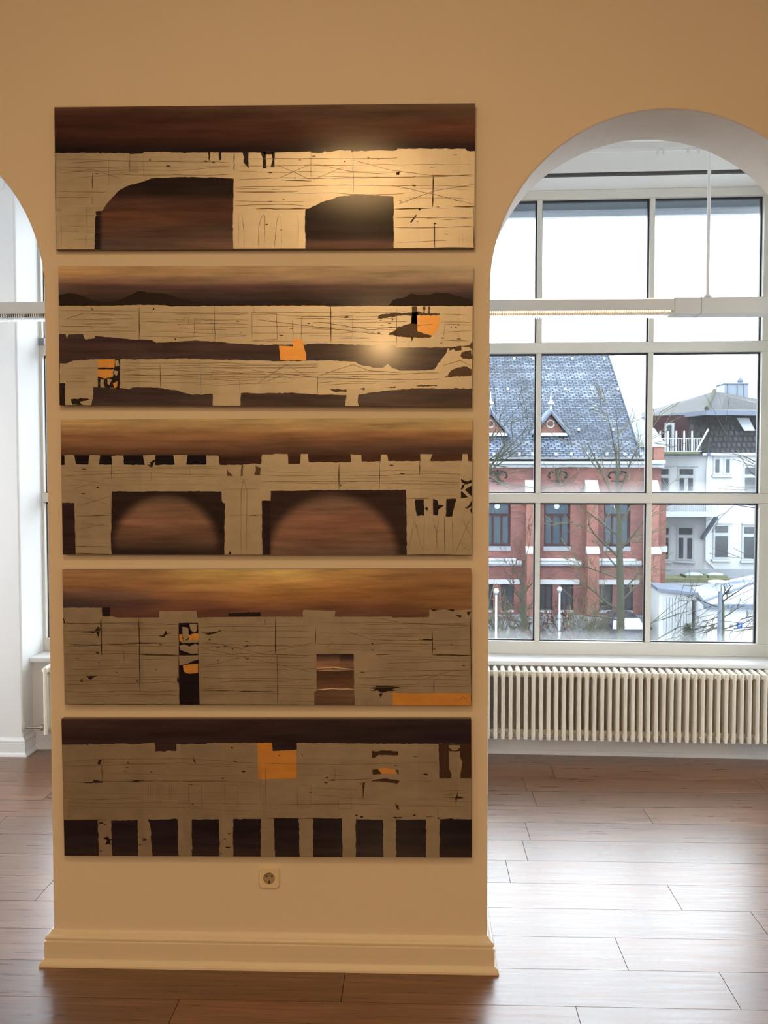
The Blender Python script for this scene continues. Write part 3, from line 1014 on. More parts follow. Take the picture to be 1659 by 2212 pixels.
p.sheet('silver_leaf', [(124, 660), (245, 660), (300, 658), (360, 659), (372, 662), (382, 661), (410, 661), (560, 660), (705, 660), (711, 662), (720, 662), (750, 661), (890, 661), (1022, 661), (1021, 745), (1000, 747), (965, 750), (860, 750), (855, 745), (800, 745),
    (690, 741), (668, 742), (664, 744), (605, 744), (580, 744.5), (520, 742), (465, 737), (425, 735), (400, 736.5), (385, 738), (340, 740), (330, 734), (285, 733), (262, 730), (215, 726), (206, 725), (206, 730), (185, 733), (180, 721), (148, 722), (145, 732), (142, 721), (128, 721)], M_LEAF, 0.0006, 0.6)
p.sheet('silver_leaf', [(130, 785), (145, 785), (160, 779), (210, 776), (330, 776), (370, 775), (400, 774), (450, 776), (560, 778), (600, 780), (665, 779), (720, 778), (770, 781), (785, 789), (815, 794), (830, 794), (840, 785), (850, 795), (865, 800), (895, 800), (920, 800), (940, 797),
    (945, 790), (955, 775), (965, 762), (968, 752), (1000, 748), (1021, 748), (1020, 838), (960, 839), (910, 838), (850, 842), (800, 848), (778, 852), (776, 868), (779, 877), (750, 877), (752, 853), (690, 852), (620, 848), (560, 850), (540, 848), (525, 849), (524, 877), (464, 877),
    (464, 851), (450, 851), (440, 853), (430, 852), (420, 853), (400, 848), (385, 843), (355, 839), (330, 837), (290, 837), (283, 841), (262, 838), (240, 838), (205, 835), (203, 862), (200, 876), (144, 876), (142, 830), (131, 828)], M_LEAF, 0.0006, 0.9)
p.sheets('bare_patch', [[(818, 684), (825, 679), (850, 676), (895, 675), (905, 672), (915, 676), (950, 677), (952, 681), (900, 681), (860, 682), (835, 687), (820, 689)], [(840, 722), (856, 713), (862, 705), (870, 705), (890, 697), (893, 675), (904, 675), (904, 715), (935, 725), (930, 729), (890, 729), (860, 726)],
    [(891, 662), (902, 662), (902, 700), (890, 698)], [(915, 662), (920, 662), (919, 677), (915, 676)], [(926, 662), (930, 662), (930, 677), (926, 676)], [(1021, 738), (1012, 748), (1021, 756)], [(998, 760), (1018, 756), (1021, 775), (1000, 774), (995, 768)],
    [(968, 812), (972, 804), (975, 800), (990, 793), (1005, 791), (1020, 797), (1018, 812), (985, 813), (960, 814)], [(716, 840), (752, 841), (753, 846), (725, 846)], [(835, 836), (860, 835), (855, 838)], [(900, 832), (945, 831), (946, 833), (910, 834)], [(742, 685), (755, 682), (754, 687)],
    [(780, 840), (792, 838), (790, 843)], [(968, 748), (985, 750), (972, 757)], [(980, 750), (996, 746), (998, 756), (984, 758)]] + p.specks([(800, 670, 860, 720, 6), (950, 700, 1015, 745, 6), (300, 690, 700, 730, 8)]), M_BROWN, 0.0010, 1.0, 4)
p.sheets('dark_mark', [[(131, 828), (143, 828), (143, 876), (132, 876)], [(155, 863), (180, 861), (200, 863), (175, 868), (182, 875), (160, 875)], [(247, 776), (262, 776), (262, 840), (250, 838), (246, 815), (249, 800)], [(214, 794), (248, 794), (248, 798), (214, 798)], [(214, 813), (232, 817), (248, 814), (250, 838), (230, 838), (226, 826), (219, 838), (214, 838)],
    [(195, 664), (203, 669), (200, 670)], [(333, 664), (336, 668), (331, 669)], [(380, 729), (384, 733), (381, 735)], [(848, 683), (852, 690), (848, 692)], [(890, 728), (894, 728), (891, 738)]], M_BLACK, 0.0011, 0.9, 4)
p.sheets('silver_flake', [[(220, 818), (228, 820), (226, 834), (222, 836), (219, 830)], [(235, 818), (245, 820), (240, 832), (236, 830)], [(250, 780), (258, 777), (260, 790), (252, 792)], [(250, 800), (258, 802), (256, 812), (249, 808)]], M_LEAF, 0.0014, .8, 3)
for q in ([(606, 746), (609, 778), (665, 778), (665, 765), (662, 757), (660, 749), (657, 735), (652, 732), (635, 732), (636, 748)], [(902, 681), (951, 682), (950, 700), (944, 715), (935, 725), (925, 722), (903, 715)], [(214, 776), (250, 776), (250, 794), (214, 794)], [(214, 798), (247, 798), (246, 812), (230, 818), (214, 813)], [(247, 828), (257, 824), (256, 836), (251, 839)]):
    p.sheet('gold_leaf', q, M_GOLD, 0.0013, 0.5)
p.lines('scratch', [([(302, 663), (303, 732)], 1.4), ([(717, 662), (718, 742)], 2.2), ([(466, 663), (467, 738)], 1.2), ([(635, 690), (636, 735)], 1.6), ([(349, 785), (351, 838)], 1.2), ([(690, 813), (690, 850)], 1.8), ([(758, 812), (758, 820)], 1.6), ([(858, 665), (859, 748)], 1), ([(550, 662), (551, 675)], 1.6), ([(765, 812), (778, 815)], 1.8),
    ([(436, 780), (437, 852)], 1), ([(522, 820), (523, 850)], 1.2), ([(550, 800), (690, 815), (800, 813)], .9), ([(735, 730), (803, 730)], 1.6), ([(693, 695), (800, 712), (935, 700)], 1)], M_INK, 0.0017)
p.lines('pencil_line', [([(398, 694), (400, 686), (410, 686), (410, 700), (399, 700)], .9), ([(422, 730), (423, 688), (460, 690), (462, 728)], .9), ([(418, 712), (490, 711), (490, 730)], .9), ([(548, 730), (546, 675), (600, 677), (602, 732), (548, 735)], .9), ([(654, 735), (655, 684), (764, 682), (765, 735)], .9), ([(140, 690), (180, 676), (280, 680), (290, 688), (215, 688)], .9),
    ([(560, 828), (622, 787), (670, 815)], 1), ([(690, 812), (765, 787), (800, 800), (865, 805)], 1), ([(575, 825), (613, 810), (640, 820)], .9), ([(455, 822), (465, 800), (540, 808), (545, 820)], .9), ([(560, 690), (640, 700), (760, 715), (830, 722)], 1), ([(958, 735), (962, 700), (1018, 702)], .9), ([(955, 790), (995, 778), (1018, 790)], .9)]
    + p.hatch([(130, 668, 300, 718, 6), (304, 668, 540, 728, 8), (545, 668, 880, 738, 9), (955, 670, 1018, 740, 4), (145, 790, 212, 830, 5), (265, 782, 690, 832, 11), (690, 800, 950, 834, 6)]), M_INK2, 0.0016)

# ---- painting three
p = Painting('painting', 'middle painting, a crenellated wall over two dark rounded arches', [(131, 904.7), (1020, 904), (1020, 1198), (135.5, 1199)], 13)
f_sky = field(rows(131, 1020, [(908, (164, 126, 72), (172, 138, 82)), (924, (150, 108, 62), (166, 126, 72)), (940, (132, 88, 52), (140, 92, 52)), (958, (122, 80, 48), (98, 64, 42)), (974, (104, 66, 40), (66, 44, 32)), (990, (40, 24, 18), (74, 42, 26)), (1003, (22, 14, 14), (80, 46, 28))]), 110, 9)
f_in1 = field(rows(243, 490, [(1070, (112, 82, 56), (112, 82, 56)), (1100, (106, 72, 46), (106, 74, 48)), (1125, (124, 82, 54), (120, 80, 52)), (1150, (94, 62, 40), (96, 64, 42)), (1175, (80, 54, 36), (84, 58, 40)), (1192, (40, 27, 20), (42, 28, 21))]), 90, 12)
f_in2 = field(rows(588, 880, [(1075, (106, 78, 56), (106, 76, 54)), (1095, (118, 80, 54), (112, 74, 50)), (1130, (124, 82, 54), (116, 74, 48)), (1165, (116, 76, 50), (104, 70, 46)), (1195, (110, 76, 54), (84, 60, 42))]), 90, 14)


def g3(x, y):
    if y < 1030:
        c = f_sky(x, y)
        if x < 478 and y > 980: return mixc(c, (20, 13, 13), sstep(980, 984, y))
        return c
    if 238 < x < 495:
        e = math.hypot((x - 360) / 118.0, (y - 1180) / 112.0)
        return mixc(f_in1(x, y), (38, 24, 17), sstep(0.84, 1.08, e))
    if 586 < x < 890:
        e = math.hypot((x - 722) / 142.0, (y - 1205) / 138.0)
        return mixc(f_in2(x, y), (48, 30, 22), sstep(0.88, 1.08, e))
    return (40, 22, 20) if x > 500 else (48, 27, 24)


p.ground(g3)
p.sheet('silver_leaf', [(131, 1004), (140, 1003), (139, 982), (161, 982), (165, 1002), (192, 1003), (194, 983), (200, 982), (218, 983), (215, 1003), (243, 1003), (242, 984), (268, 983), (270, 1003), (315, 1004), (311, 983), (338, 982), (337, 1004), (380, 1003), (377, 982), (408, 982), (405, 1003),
    (449, 1003), (448, 983), (475, 984), (478, 1004), (524, 1004), (527, 1003), (555, 1001), (567, 1003), (569, 983), (572, 981), (624, 980), (626, 1002), (651, 1002), (653, 980), (668, 980), (670, 998), (735, 998), (761, 998), (760, 981), (783, 982), (784, 997), (824, 997), (825, 982), (838, 982),
    (841, 996), (910, 996), (909, 981), (935, 981), (930, 996), (998, 996), (999, 981), (1010, 981), (1011, 996), (1021, 997), (1020, 1199), (881, 1199), (879, 1058), (830, 1058), (760, 1058), (690, 1058), (640, 1060), (588, 1060), (588, 1081), (569, 1081), (570, 1199), (488, 1199), (489, 1087),
    (484, 1085), (481, 1061), (420, 1061), (350, 1061), (243, 1061), (243, 1120), (241, 1160), (243, 1199), (164, 1199), (161, 1086), (134, 1086)], M_LEAF, 0.0006, 0.7)
p.sheets('bare_patch', [[(494, 1004), (495, 1016), (507, 1028), (494, 1028)], [(525, 1003), (528, 1003), (527, 1028), (523, 1028)], [(555, 1006), (566, 1010), (565, 1027), (552, 1026), (556, 1016)], [(320, 1003), (333, 1003), (328, 1010)]], M_BROWN, 0.0010, .6, 4)
p.sheets('dark_mark', [[(898, 1078), (916, 1078), (918, 1095), (918, 1113), (902, 1113), (899, 1100)], [(922, 1094), (926, 1097), (924, 1103), (919, 1098)], [(936, 1077), (946, 1080), (948, 1090), (960, 1091), (948, 1100), (947, 1113), (937, 1112)], [(965, 1077), (986, 1077), (977, 1115), (964, 1115)],
    [(996, 1034), (1010, 1040), (1018, 1036), (1020, 1042), (1008, 1046), (998, 1042)], [(998, 1048), (1006, 1044), (1000, 1056), (996, 1058)], [(1012, 1052), (1020, 1048), (1020, 1072), (1004, 1058)], [(996, 1060), (1004, 1066), (1012, 1074), (996, 1075)], [(1004, 1098), (1012, 1092), (1020, 1080), (1020, 1092), (1012, 1097)], [(1016, 1100), (1020, 1094), (1020, 1112)],
    [(326, 999), (332, 994), (342, 993), (334, 1000), (330, 1010)], [(500, 1190), (503, 1196), (496, 1198)]] + p.specks([(140, 1010, 240, 1080, 3), (700, 1002, 990, 1050, 3)]), M_BLACK, 0.0010, .6, 4)
p.lines('scratch', [([(242, 1003), (242, 1036)], 1.3), ([(413, 1010), (413, 1026)], 1.3), ([(735, 998), (735, 1058)], 2), ([(822, 997), (822, 1058)], 1.6), ([(908, 997), (908, 1026)], 1.8), ([(329, 1020), (329, 1038)], 1.3), ([(164, 1115), (242, 1113)], 1.4), ([(164, 1181), (242, 1182)], 1.2), ([(540, 1113), (570, 1112)], 2.2), ([(881, 1076), (930, 1077)], 1.5),
    ([(961, 1115), (962, 1196)], 1.4), ([(164, 1196), (240, 1198)], 1.6), ([(885, 1197), (985, 1196)], 1.4), ([(881, 1112), (888, 1112)], 1.6), ([(922, 1187), (933, 1184)], 1.4), ([(241, 1062), (244, 1198)], 1)], M_INK, 0.0014)
p.lines('pencil_line', [([(135, 1028), (200, 1024), (320, 1021), (400, 1024), (495, 1026)], 1.1), ([(566, 1025), (620, 1028), (700, 1026), (820, 1027), (930, 1022), (998, 1025)], 1.1), ([(566, 1040), (735, 1040), (900, 1038), (998, 1042)], 1.2), ([(160, 1034), (240, 1047)], .9), ([(162, 1055), (240, 1032)], .9), ([(172, 1072), (240, 1090)], .9), ([(165, 1093), (240, 1072)], .9),
    ([(165, 1131), (240, 1137)], .9), ([(165, 1145), (236, 1131)], .9), ([(165, 1158), (202, 1157)], .9), ([(524, 1196), (524, 1060), (529, 1036), (523, 1033)], 1), ([(535, 1196), (537, 1060), (531, 1038), (535, 1032)], 1), ([(486, 1057), (563, 1055)], 1), ([(488, 1113), (540, 1112)], .9), ([(135, 1010), (490, 1008)], .6),
    ([(884, 1190), (897, 1120), (914, 1190)], 1), ([(918, 1118), (917, 1195)], 1), ([(936, 1120), (945, 1150), (943, 1195)], 1), ([(949, 1120), (944, 1160), (949, 1190)], 1), ([(977, 1120), (980, 1190)], 1), ([(985, 1195), (1015, 1120)], 1), ([(1000, 1122), (1020, 1165)], 1), ([(1000, 1190), (998, 1172), (1008, 1176), (1002, 1182), (1016, 1188)], .9)]
    + p.hatch([(140, 1012, 480, 1056, 3), (580, 1008, 990, 1054, 3), (890, 1050, 990, 1072, 2)], w=.6), M_INK2, 0.0013)

# ---- painting four
p = Painting('painting', 'second painting from the bottom, golden sky above one tall dark slot', [(137, 1230), (1018.6, 1230), (1018.6, 1523.7), (137.5, 1522.4)], 14)
f_sky = field([(160, 1236, (134, 92, 54)), (300, 1236, (146, 104, 58)), (450, 1236, (172, 130, 66)), (600, 1238, (188, 146, 76)), (760, 1240, (168, 120, 62)), (900, 1240, (142, 98, 54)), (1010, 1240, (132, 88, 48)),
    (160, 1262, (134, 88, 50)), (300, 1262, (140, 92, 52)), (450, 1262, (166, 118, 60)), (600, 1262, (170, 118, 58)), (760, 1265, (158, 104, 52)), (900, 1265, (130, 84, 44)), (1010, 1265, (124, 82, 44)),
    (150, 1288, (98, 68, 48)), (250, 1288, (104, 72, 50)), (400, 1285, (136, 86, 48)), (600, 1288, (152, 98, 48)), (760, 1288, (136, 84, 42)), (900, 1288, (120, 76, 38)), (1010, 1288, (122, 82, 44)),
    (160, 1304, (58, 42, 38)), (280, 1304, (74, 48, 38)), (400, 1308, (110, 66, 40)), (600, 1306, (126, 78, 44)), (760, 1306, (108, 66, 38)), (900, 1306, (110, 70, 38)), (1010, 1306, (124, 84, 46)),
    (300, 1326, (86, 50, 36)), (450, 1326, (84, 48, 34)), (600, 1326, (92, 58, 40)), (760, 1326, (92, 58, 40)), (900, 1326, (94, 58, 38))], 75, 13)


def g4(x, y):
    if y < 1340: return f_sky(x, y)
    if x < 560: return (26, 16, 15)
    if y < 1444: return mixc((52, 36, 28), (122, 82, 52), sstep(1412, 1430, y)) if x < 735 else mixc((42, 28, 24), (112, 74, 48), sstep(1414, 1434, y))
    if y < 1489: return mixc((70, 44, 28), (92, 58, 34), sstep(1447, 1488, y))
    return mixc((98, 66, 42), (84, 56, 36), sstep(1495, 1520, y))


p.ground(g4)
p.sheet('silver_leaf', [(136, 1312), (222, 1312), (223, 1331), (244, 1331), (260, 1334), (347, 1333), (347, 1320), (428, 1319), (429, 1333), (436, 1335), (440, 1333), (560, 1332), (658, 1332), (657, 1322), (660, 1317), (728, 1319), (726, 1332), (830, 1332), (848, 1332), (850, 1334), (928, 1333), (929, 1316), (938, 1319), (960, 1316), (985, 1318), (1019, 1316),
    (1019, 1524), (768, 1524), (767, 1492), (766.5, 1412), (686, 1412), (686, 1492), (681, 1494), (681, 1524), (432, 1524), (431, 1345), (389, 1345), (388, 1524), (136, 1524)], M_LEAF, 0.0006, 0.4)
# bridge of leaf above the slot is split off by the outline: close the strip over the slot and the door
p.sheets('silver_flake', [[(397, 1353), (409, 1356), (411, 1371), (416, 1372), (399, 1386), (397, 1366)], [(412, 1346), (430, 1348), (428, 1362), (422, 1366), (414, 1358)], [(392, 1386), (410, 1381), (431, 1380), (431, 1387), (412, 1388), (398, 1389)], [(390, 1394), (400, 1391), (412, 1396), (424, 1390), (431, 1393), (431, 1411), (416, 1412), (404, 1408), (392, 1404)],
    [(389, 1416), (431, 1415), (431, 1424), (420, 1427), (405, 1434), (390, 1437)]], M_LEAF, 0.0010, .6, 4)
for q in ([(390, 1370), (397, 1369), (398, 1385), (390, 1384)], [(411, 1372), (420, 1368), (432, 1368), (431, 1383), (420, 1380), (410, 1384)], [(397, 1437), (430, 1433), (430, 1453), (412, 1455), (405, 1454), (399, 1450)], [(849, 1495), (900, 1498), (960, 1496), (1019, 1497), (1019, 1524), (849, 1524)]):
    p.sheet('gold_leaf', q, M_GOLD, 0.0012, 0.5)
p.sheets('dark_mark', [[(223, 1311), (240, 1311), (240, 1331), (223, 1331)], [(497, 1324), (566, 1322), (567, 1331.5), (497, 1331.5)], [(800, 1487), (815, 1483), (803, 1480), (830, 1480), (850, 1481), (868, 1485), (848, 1488), (856, 1491), (840, 1492), (825, 1496), (818, 1491), (798, 1492), (812, 1488)], [(137, 1330), (142, 1345), (138, 1346)],
    [(172, 1364), (205, 1362), (214, 1352), (218, 1358), (214, 1378), (210, 1366), (190, 1366)], [(345, 1373), (356, 1370), (361, 1361), (364, 1367), (375, 1366), (362, 1370), (357, 1376)], [(437, 1366), (452, 1366), (470, 1364), (490, 1358), (468, 1368), (455, 1371)], [(170, 1470), (178, 1466), (178, 1474)], [(184, 1460), (212, 1460), (200, 1464), (195, 1469)], [(206, 1408), (216, 1410), (212, 1413)],
    [(930, 1316), (945, 1318), (938, 1320)], [(965, 1316), (982, 1316), (980, 1321)], [(985, 1328), (1000, 1330), (994, 1334)], [(1008, 1322), (1018, 1321), (1012, 1330)], [(385, 1458), (389, 1470), (392, 1480), (384, 1472)], [(820, 1498), (829, 1497), (824, 1507)], [(905, 1381), (934, 1380), (934, 1384), (918, 1383)]]
    + p.specks([(145, 1370, 380, 1480, 8), (440, 1375, 560, 1430, 10), (780, 1380, 1010, 1480, 6)]), M_BLACK, 0.0010, .7, 4)
p.lines('pale_line', [([(687, 1443), (720, 1441), (767, 1445)], 2), ([(687, 1448), (767, 1446)], 1.2), ([(687, 1489), (720, 1487), (767, 1488)], 2.2)], M_PALE, 0.0014)
p.lines('scratch', [([(220, 1334), (220, 1416)], 3.2), ([(303, 1334), (303, 1494)], 2), ([(388, 1418), (388, 1470)], 1.2), ([(599, 1333), (598, 1412)], 2.6), ([(601, 1412), (602, 1522)], 1.4), ([(685, 1357), (685, 1392)], 2.6), ([(935, 1363), (935, 1414)], 2), ([(938, 1470), (938, 1498)], 2.4), ([(849, 1497), (849, 1522)], 1.4), ([(148, 1392), (222, 1393)], 2.6), ([(222, 1392), (300, 1390), (388, 1388)], 1.6),
    ([(303, 1413), (389, 1416)], 2.8), ([(516, 1493), (600, 1494)], 2), ([(935, 1414), (1019, 1415)], 2.8), ([(815, 1414), (848, 1412)], 2.4), ([(436, 1492), (515, 1492)], 1.6), ([(516, 1415), (516, 1424)], 1.6), ([(576, 1337), (577, 1349)], 2), ([(793, 1515), (793, 1522)], 1.6), ([(138, 1346), (388, 1348)], 1.4), ([(1016, 1330), (1018, 1522)], 1.6),
    ([(600, 1414), (640, 1413)], 1.4), ([(268, 1402), (269, 1432)], 1.2), ([(217, 1433), (217, 1445)], .9), ([(708, 1400), (724, 1385)], 1.4), ([(138, 1522), (680, 1522)], 1.2)], M_INK, 0.0015)
p.lines('pencil_line', [([(440, 1385), (500, 1395), (580, 1415)], 1), ([(440, 1400), (560, 1425), (680, 1452)], 1), ([(440, 1440), (560, 1412), (685, 1388)], 1), ([(750, 1362), (800, 1380), (860, 1383)], 1.1), ([(905, 1470), (978, 1448)], .9), ([(820, 1335), (880, 1346), (1018, 1350)], 1.1), ([(985, 1512), (1010, 1505)], 1), ([(990, 1518), (1000, 1503), (1012, 1518)], 1), ([(983, 1505), (985, 1518)], .9)]
    + p.hatch([(138, 1338, 388, 1515, 17), (434, 1340, 684, 1518, 17), (690, 1340, 1016, 1408, 9), (770, 1412, 1016, 1492, 9)], w=1.1), M_INK2, 0.0014)

# ---- painting five
p = Painting('painting', 'lowest painting, a dark sky above a pale wall on nine short legs', [(136, 1554), (1017.5, 1553), (1019.5, 1853.4), (136, 1848)], 15)
f5 = field(rows(136, 1018, [(1556, (58, 36, 27), (44, 28, 24)), (1572, (54, 33, 26), (38, 24, 22)), (1592, (44, 27, 22), (36, 23, 22)), (1606, (52, 33, 26), (38, 24, 22)), (1780, (32, 21, 19), (28, 19, 19)), (1815, (38, 25, 21), (32, 22, 20)), (1846, (44, 29, 23), (44, 29, 23))]), 130, 12)
p.ground(f5)
p.sheet('silver_leaf', [(135, 1609), (210, 1608), (275, 1606), (290, 1608), (338, 1604), (339, 1623), (385, 1622), (385, 1607), (450, 1607), (452, 1604.5), (560, 1604), (592, 1604), (593, 1622), (645, 1619), (645, 1604), (725, 1605), (800, 1606), (948, 1606), (1019, 1606),
    (1019, 1769), (951, 1769), (950, 1854), (922, 1854), (921, 1770), (857, 1770), (857, 1854), (830, 1854), (829, 1771), (771, 1769), (770, 1853), (742, 1853), (741, 1767), (679, 1768), (678, 1852), (649, 1852), (648, 1767), (594, 1767), (596, 1851), (565, 1851), (566, 1768), (506, 1769), (505, 1851),
    (476, 1851), (475, 1769), (416, 1770), (415, 1850), (386, 1850), (385, 1769), (325, 1770), (329, 1850), (298, 1850), (298, 1771), (240, 1772), (241, 1850), (212, 1850), (211, 1770), (135, 1771)], M_LEAF, 0.0006, 0.8)
p.sheet('gold_leaf', [(560, 1604), (592, 1604), (591, 1622), (644, 1619), (644, 1681), (562, 1683)], M_GOLD, 0.0010, .5)
p.sheet('umber_field', [(948, 1606), (1019, 1606), (1019, 1681), (950, 1681)], M_UMBER, 0.0009, .5)
p.sheets('silver_flake', [[(970, 1622), (994, 1622), (994, 1635), (999, 1645), (998, 1655), (995, 1670), (995, 1681), (975, 1681), (976, 1672), (971, 1660), (970, 1645)], [(970, 1609), (994, 1609), (993, 1615), (987, 1620), (978, 1620), (971, 1615)]], M_LEAF, 0.0013, .5, 4)
p.sheets('bare_patch', [[(806, 1621), (815, 1623), (830, 1620), (862, 1622), (862, 1631), (820, 1630), (812, 1636), (806, 1636)], [(807, 1662), (820, 1660), (827, 1671), (808, 1673)], [(857, 1662), (863, 1663), (863, 1674)], [(806, 1685), (830, 1681), (860, 1684), (866, 1687), (860, 1692), (830, 1688), (806, 1687)], [(786, 1690), (791, 1689), (789, 1710), (786, 1728)], [(855, 1735), (863, 1740), (864, 1750), (858, 1746)]], M_UMBER, 0.0011, .6, 4)
p.sheet('gold_leaf', [(818, 1660), (830, 1657), (855, 1661), (857, 1671), (827, 1671)], M_GOLD, 0.0014, .5, 4)
p.sheets('dark_mark', [[(170, 1690), (202, 1688), (204, 1684), (224, 1687), (224, 1690), (200, 1691)], [(275, 1687), (300, 1685), (318, 1684), (300, 1688)], [(213, 1648), (217, 1640), (222, 1640), (220, 1650), (215, 1652)], [(232, 1806), (236, 1812), (246, 1813), (237, 1816), (238, 1828), (235, 1822), (226, 1824), (230, 1815), (222, 1810)], [(422, 1630), (424, 1640), (427, 1650), (422, 1644)], [(502, 1614), (508, 1613), (506, 1617)],
    [(480, 1680), (490, 1679), (485, 1682)], [(984, 1722), (990, 1710), (989, 1720), (1004, 1722), (988, 1725), (986, 1732)], [(605, 1630), (609, 1631), (606, 1633)], [(655, 1625), (658, 1632), (656, 1633)], [(698, 1684), (726, 1684), (726, 1686)], [(320, 1768), (330, 1774), (326, 1782)]]
    + p.specks([(215, 1775, 238, 1845, 3), (300, 1775, 325, 1845, 4), (478, 1775, 503, 1845, 5), (835, 1760, 950, 1768, 6), (650, 1760, 830, 1768, 4), (140, 1640, 560, 1740, 8), (660, 1620, 940, 1740, 8)]), M_BLACK, 0.0012, .7, 4)
p.lines('scratch', [([(222, 1650), (223, 1686)], 1.6), ([(136, 1640), (137, 1688)], 2), ([(726, 1660), (727, 1684)], 1.4), ([(396, 1608), (397, 1625)], 1.6), ([(946, 1742), (948, 1768)], 1.6), ([(700, 1685), (806, 1682)], .9), ([(960, 1722), (1010, 1725)], 1.2), ([(990, 1705), (984, 1740)], 1.2), ([(137, 1771), (240, 1770)], 1.6), ([(580, 1767), (700, 1767)], 1.6), ([(222, 1688), (500, 1686)], .9)], M_INK, 0.0016)
L5 = []
for k in range(13): L5.append(([(318 + k * 5, 1690 + rnd.uniform(-2, 2)), (318 + k * 5 + rnd.uniform(-2, 2), 1724)], .8))
for x in (410, 488, 645): L5.append(([(x, 1694), (x + 1, 1742), (x + 29, 1742), (x + 29, 1696), (x, 1694)], .9))
for x in (732,): L5.append(([(x, 1706), (x + 1, 1746), (x + 30, 1746), (x + 28, 1706), (x, 1706)], .8))
for x in (566, 571, 577): L5.append(([(x, 1655), (x, 1765)], .8))
p.lines('pencil_line', L5 + [([(137, 1646), (220, 1640), (400, 1638), (560, 1648)], 1), ([(137, 1655), (280, 1651), (400, 1647), (470, 1655), (560, 1657)], 1), ([(137, 1724), (220, 1727), (300, 1722)], 1), ([(137, 1732), (210, 1735), (320, 1733), (560, 1736)], 1), ([(563, 1648), (740, 1651), (948, 1646)], .9), ([(570, 1738), (760, 1736), (1005, 1742)], 1), ([(680, 1716), (785, 1726)], .8),
    ([(954, 1708), (1014, 1706)], .8), ([(958, 1716), (1016, 1712)], .8), ([(956, 1730), (1017, 1732)], .8)] + p.hatch([(140, 1625, 555, 1760, 5), (650, 1625, 800, 1760, 4), (868, 1620, 945, 1760, 3)], w=.6), M_INK2, 0.0015)

# ------------------------------------------------------------------ outside: street, brick hall, white house, annexes, trees
GZ = -6.50


def brick_mat(name, c1, c2, mortar, scale, rot=False):
    m, nt, N, L, b = node_mat(name)
    tc = N.new('ShaderNodeTexCoord')
    mp = N.new('ShaderNodeMapping')
    mp.inputs['Rotation'].default_value = (math.pi / 2, 0, 0)
    L.new(tc.outputs['Object'], mp.inputs[0])
    br = N.new('ShaderNodeTexBrick')
    c1, c2, mortar = [tuple(q * ODIM for q in k[:3]) + (1,) for k in (c1, c2, mortar)]
    br.inputs['Color1'].default_value = c1; br.inputs['Color2'].default_value = c2; br.inputs['Mortar'].default_value = mortar
    br.inputs['Scale'].default_value = scale
    br.inputs['Mortar Size'].default_value = 0.026
    br.inputs['Brick Width'].default_value = 0.5; br.inputs['Row Height'].default_value = 0.16
    L.new(mp.outputs[0], br.inputs['Vector'])
    no = N.new('ShaderNodeTexNoise'); no.inputs['Scale'].default_value = 0.9; no.inputs['Detail'].default_value = 6
    L.new(tc.outputs['Object'], no.inputs['Vector'])
    mr = N.new('ShaderNodeMapRange'); mr.inputs[1].default_value = .3; mr.inputs[2].default_value = .7; mr.inputs[3].default_value = .72; mr.inputs[4].default_value = 1.25
    L.new(no.outputs['Fac'], mr.inputs[0])
    mx = N.new('ShaderNodeVectorMath'); mx.operation = 'SCALE'
    L.new(br.outputs['Color'], mx.inputs[0]); L.new(mr.outputs[0], mx.inputs['Scale'])
    L.new(mx.outputs[0], b.inputs['Base Color'])
    b.inputs['Roughness'].default_value = 0.85
    b.inputs['Specular IOR Level'].default_value = 0.08
    return m


def slate_mat(name, base, pale, roww, rowh, streak=0.5):
    m, nt, N, L, b = node_mat(name)
    base, pale = [tuple(q * ODIM for q in k[:3]) + (1,) for k in (base, pale)]
    uv = N.new('ShaderNodeUVMap'); uv.uv_map = 'roof'
    br = N.new('ShaderNodeTexBrick')
    br.inputs['Color1'].default_value = base; br.inputs['Color2'].default_value = pale
    br.inputs['Mortar'].default_value = tuple(c * 0.15 for c in base[:3]) + (1,)
    br.inputs['Scale'].default_value = 1.0
    br.inputs['Brick Width'].default_value = roww; br.inputs['Row Height'].default_value = rowh
    br.inputs['Mortar Size'].default_value = rowh * 0.15
    br.inputs['Bias'].default_value = -0.1
    L.new(uv.outputs[0], br.inputs['Vector'])
    mp = N.new('ShaderNodeMapping'); mp.inputs['Scale'].default_value = (0.55, 0.12, 1)
    L.new(uv.outputs[0], mp.inputs[0])
    no = N.new('ShaderNodeTexNoise'); no.inputs['Scale'].default_value = 1.5; no.inputs['Detail'].default_value = 7; no.inputs['Roughness'].default_value = .65
    L.new(mp.outputs[0], no.inputs['Vector'])
    mr = N.new('ShaderNodeMapRange'); mr.inputs[1].default_value = .3; mr.inputs[2].default_value = .72; mr.inputs[3].default_value = 1 - streak; mr.inputs[4].default_value = 1 + streak
    L.new(no.outputs['Fac'], mr.inputs[0])
    mx = N.new('ShaderNodeVectorMath'); mx.operation = 'SCALE'
    L.new(br.outputs['Color'], mx.inputs[0]); L.new(mr.outputs[0], mx.inputs['Scale'])
    L.new(mx.outputs[0], b.inputs['Base Color'])
    bp = N.new('ShaderNodeBump'); bp.inputs['Strength'].default_value = .4; bp.inputs['Distance'].default_value = .03
    L.new(br.outputs['Fac'], bp.inputs['Height']); bp.invert = True
    L.new(bp.outputs[0], b.inputs['Normal'])
    b.inputs['Roughness'].default_value = 0.6
    b.inputs['Specular IOR Level'].default_value = 0.12
    return m


ODIM = 0.46           # outdoor colours darkened to hold their exposure under the strengthened sky
def plain_o(name, col, *a, **k):
    k.setdefault('spec', 0.08)
    return plain(name, tuple(c * ODIM for c in col), *a, **k)


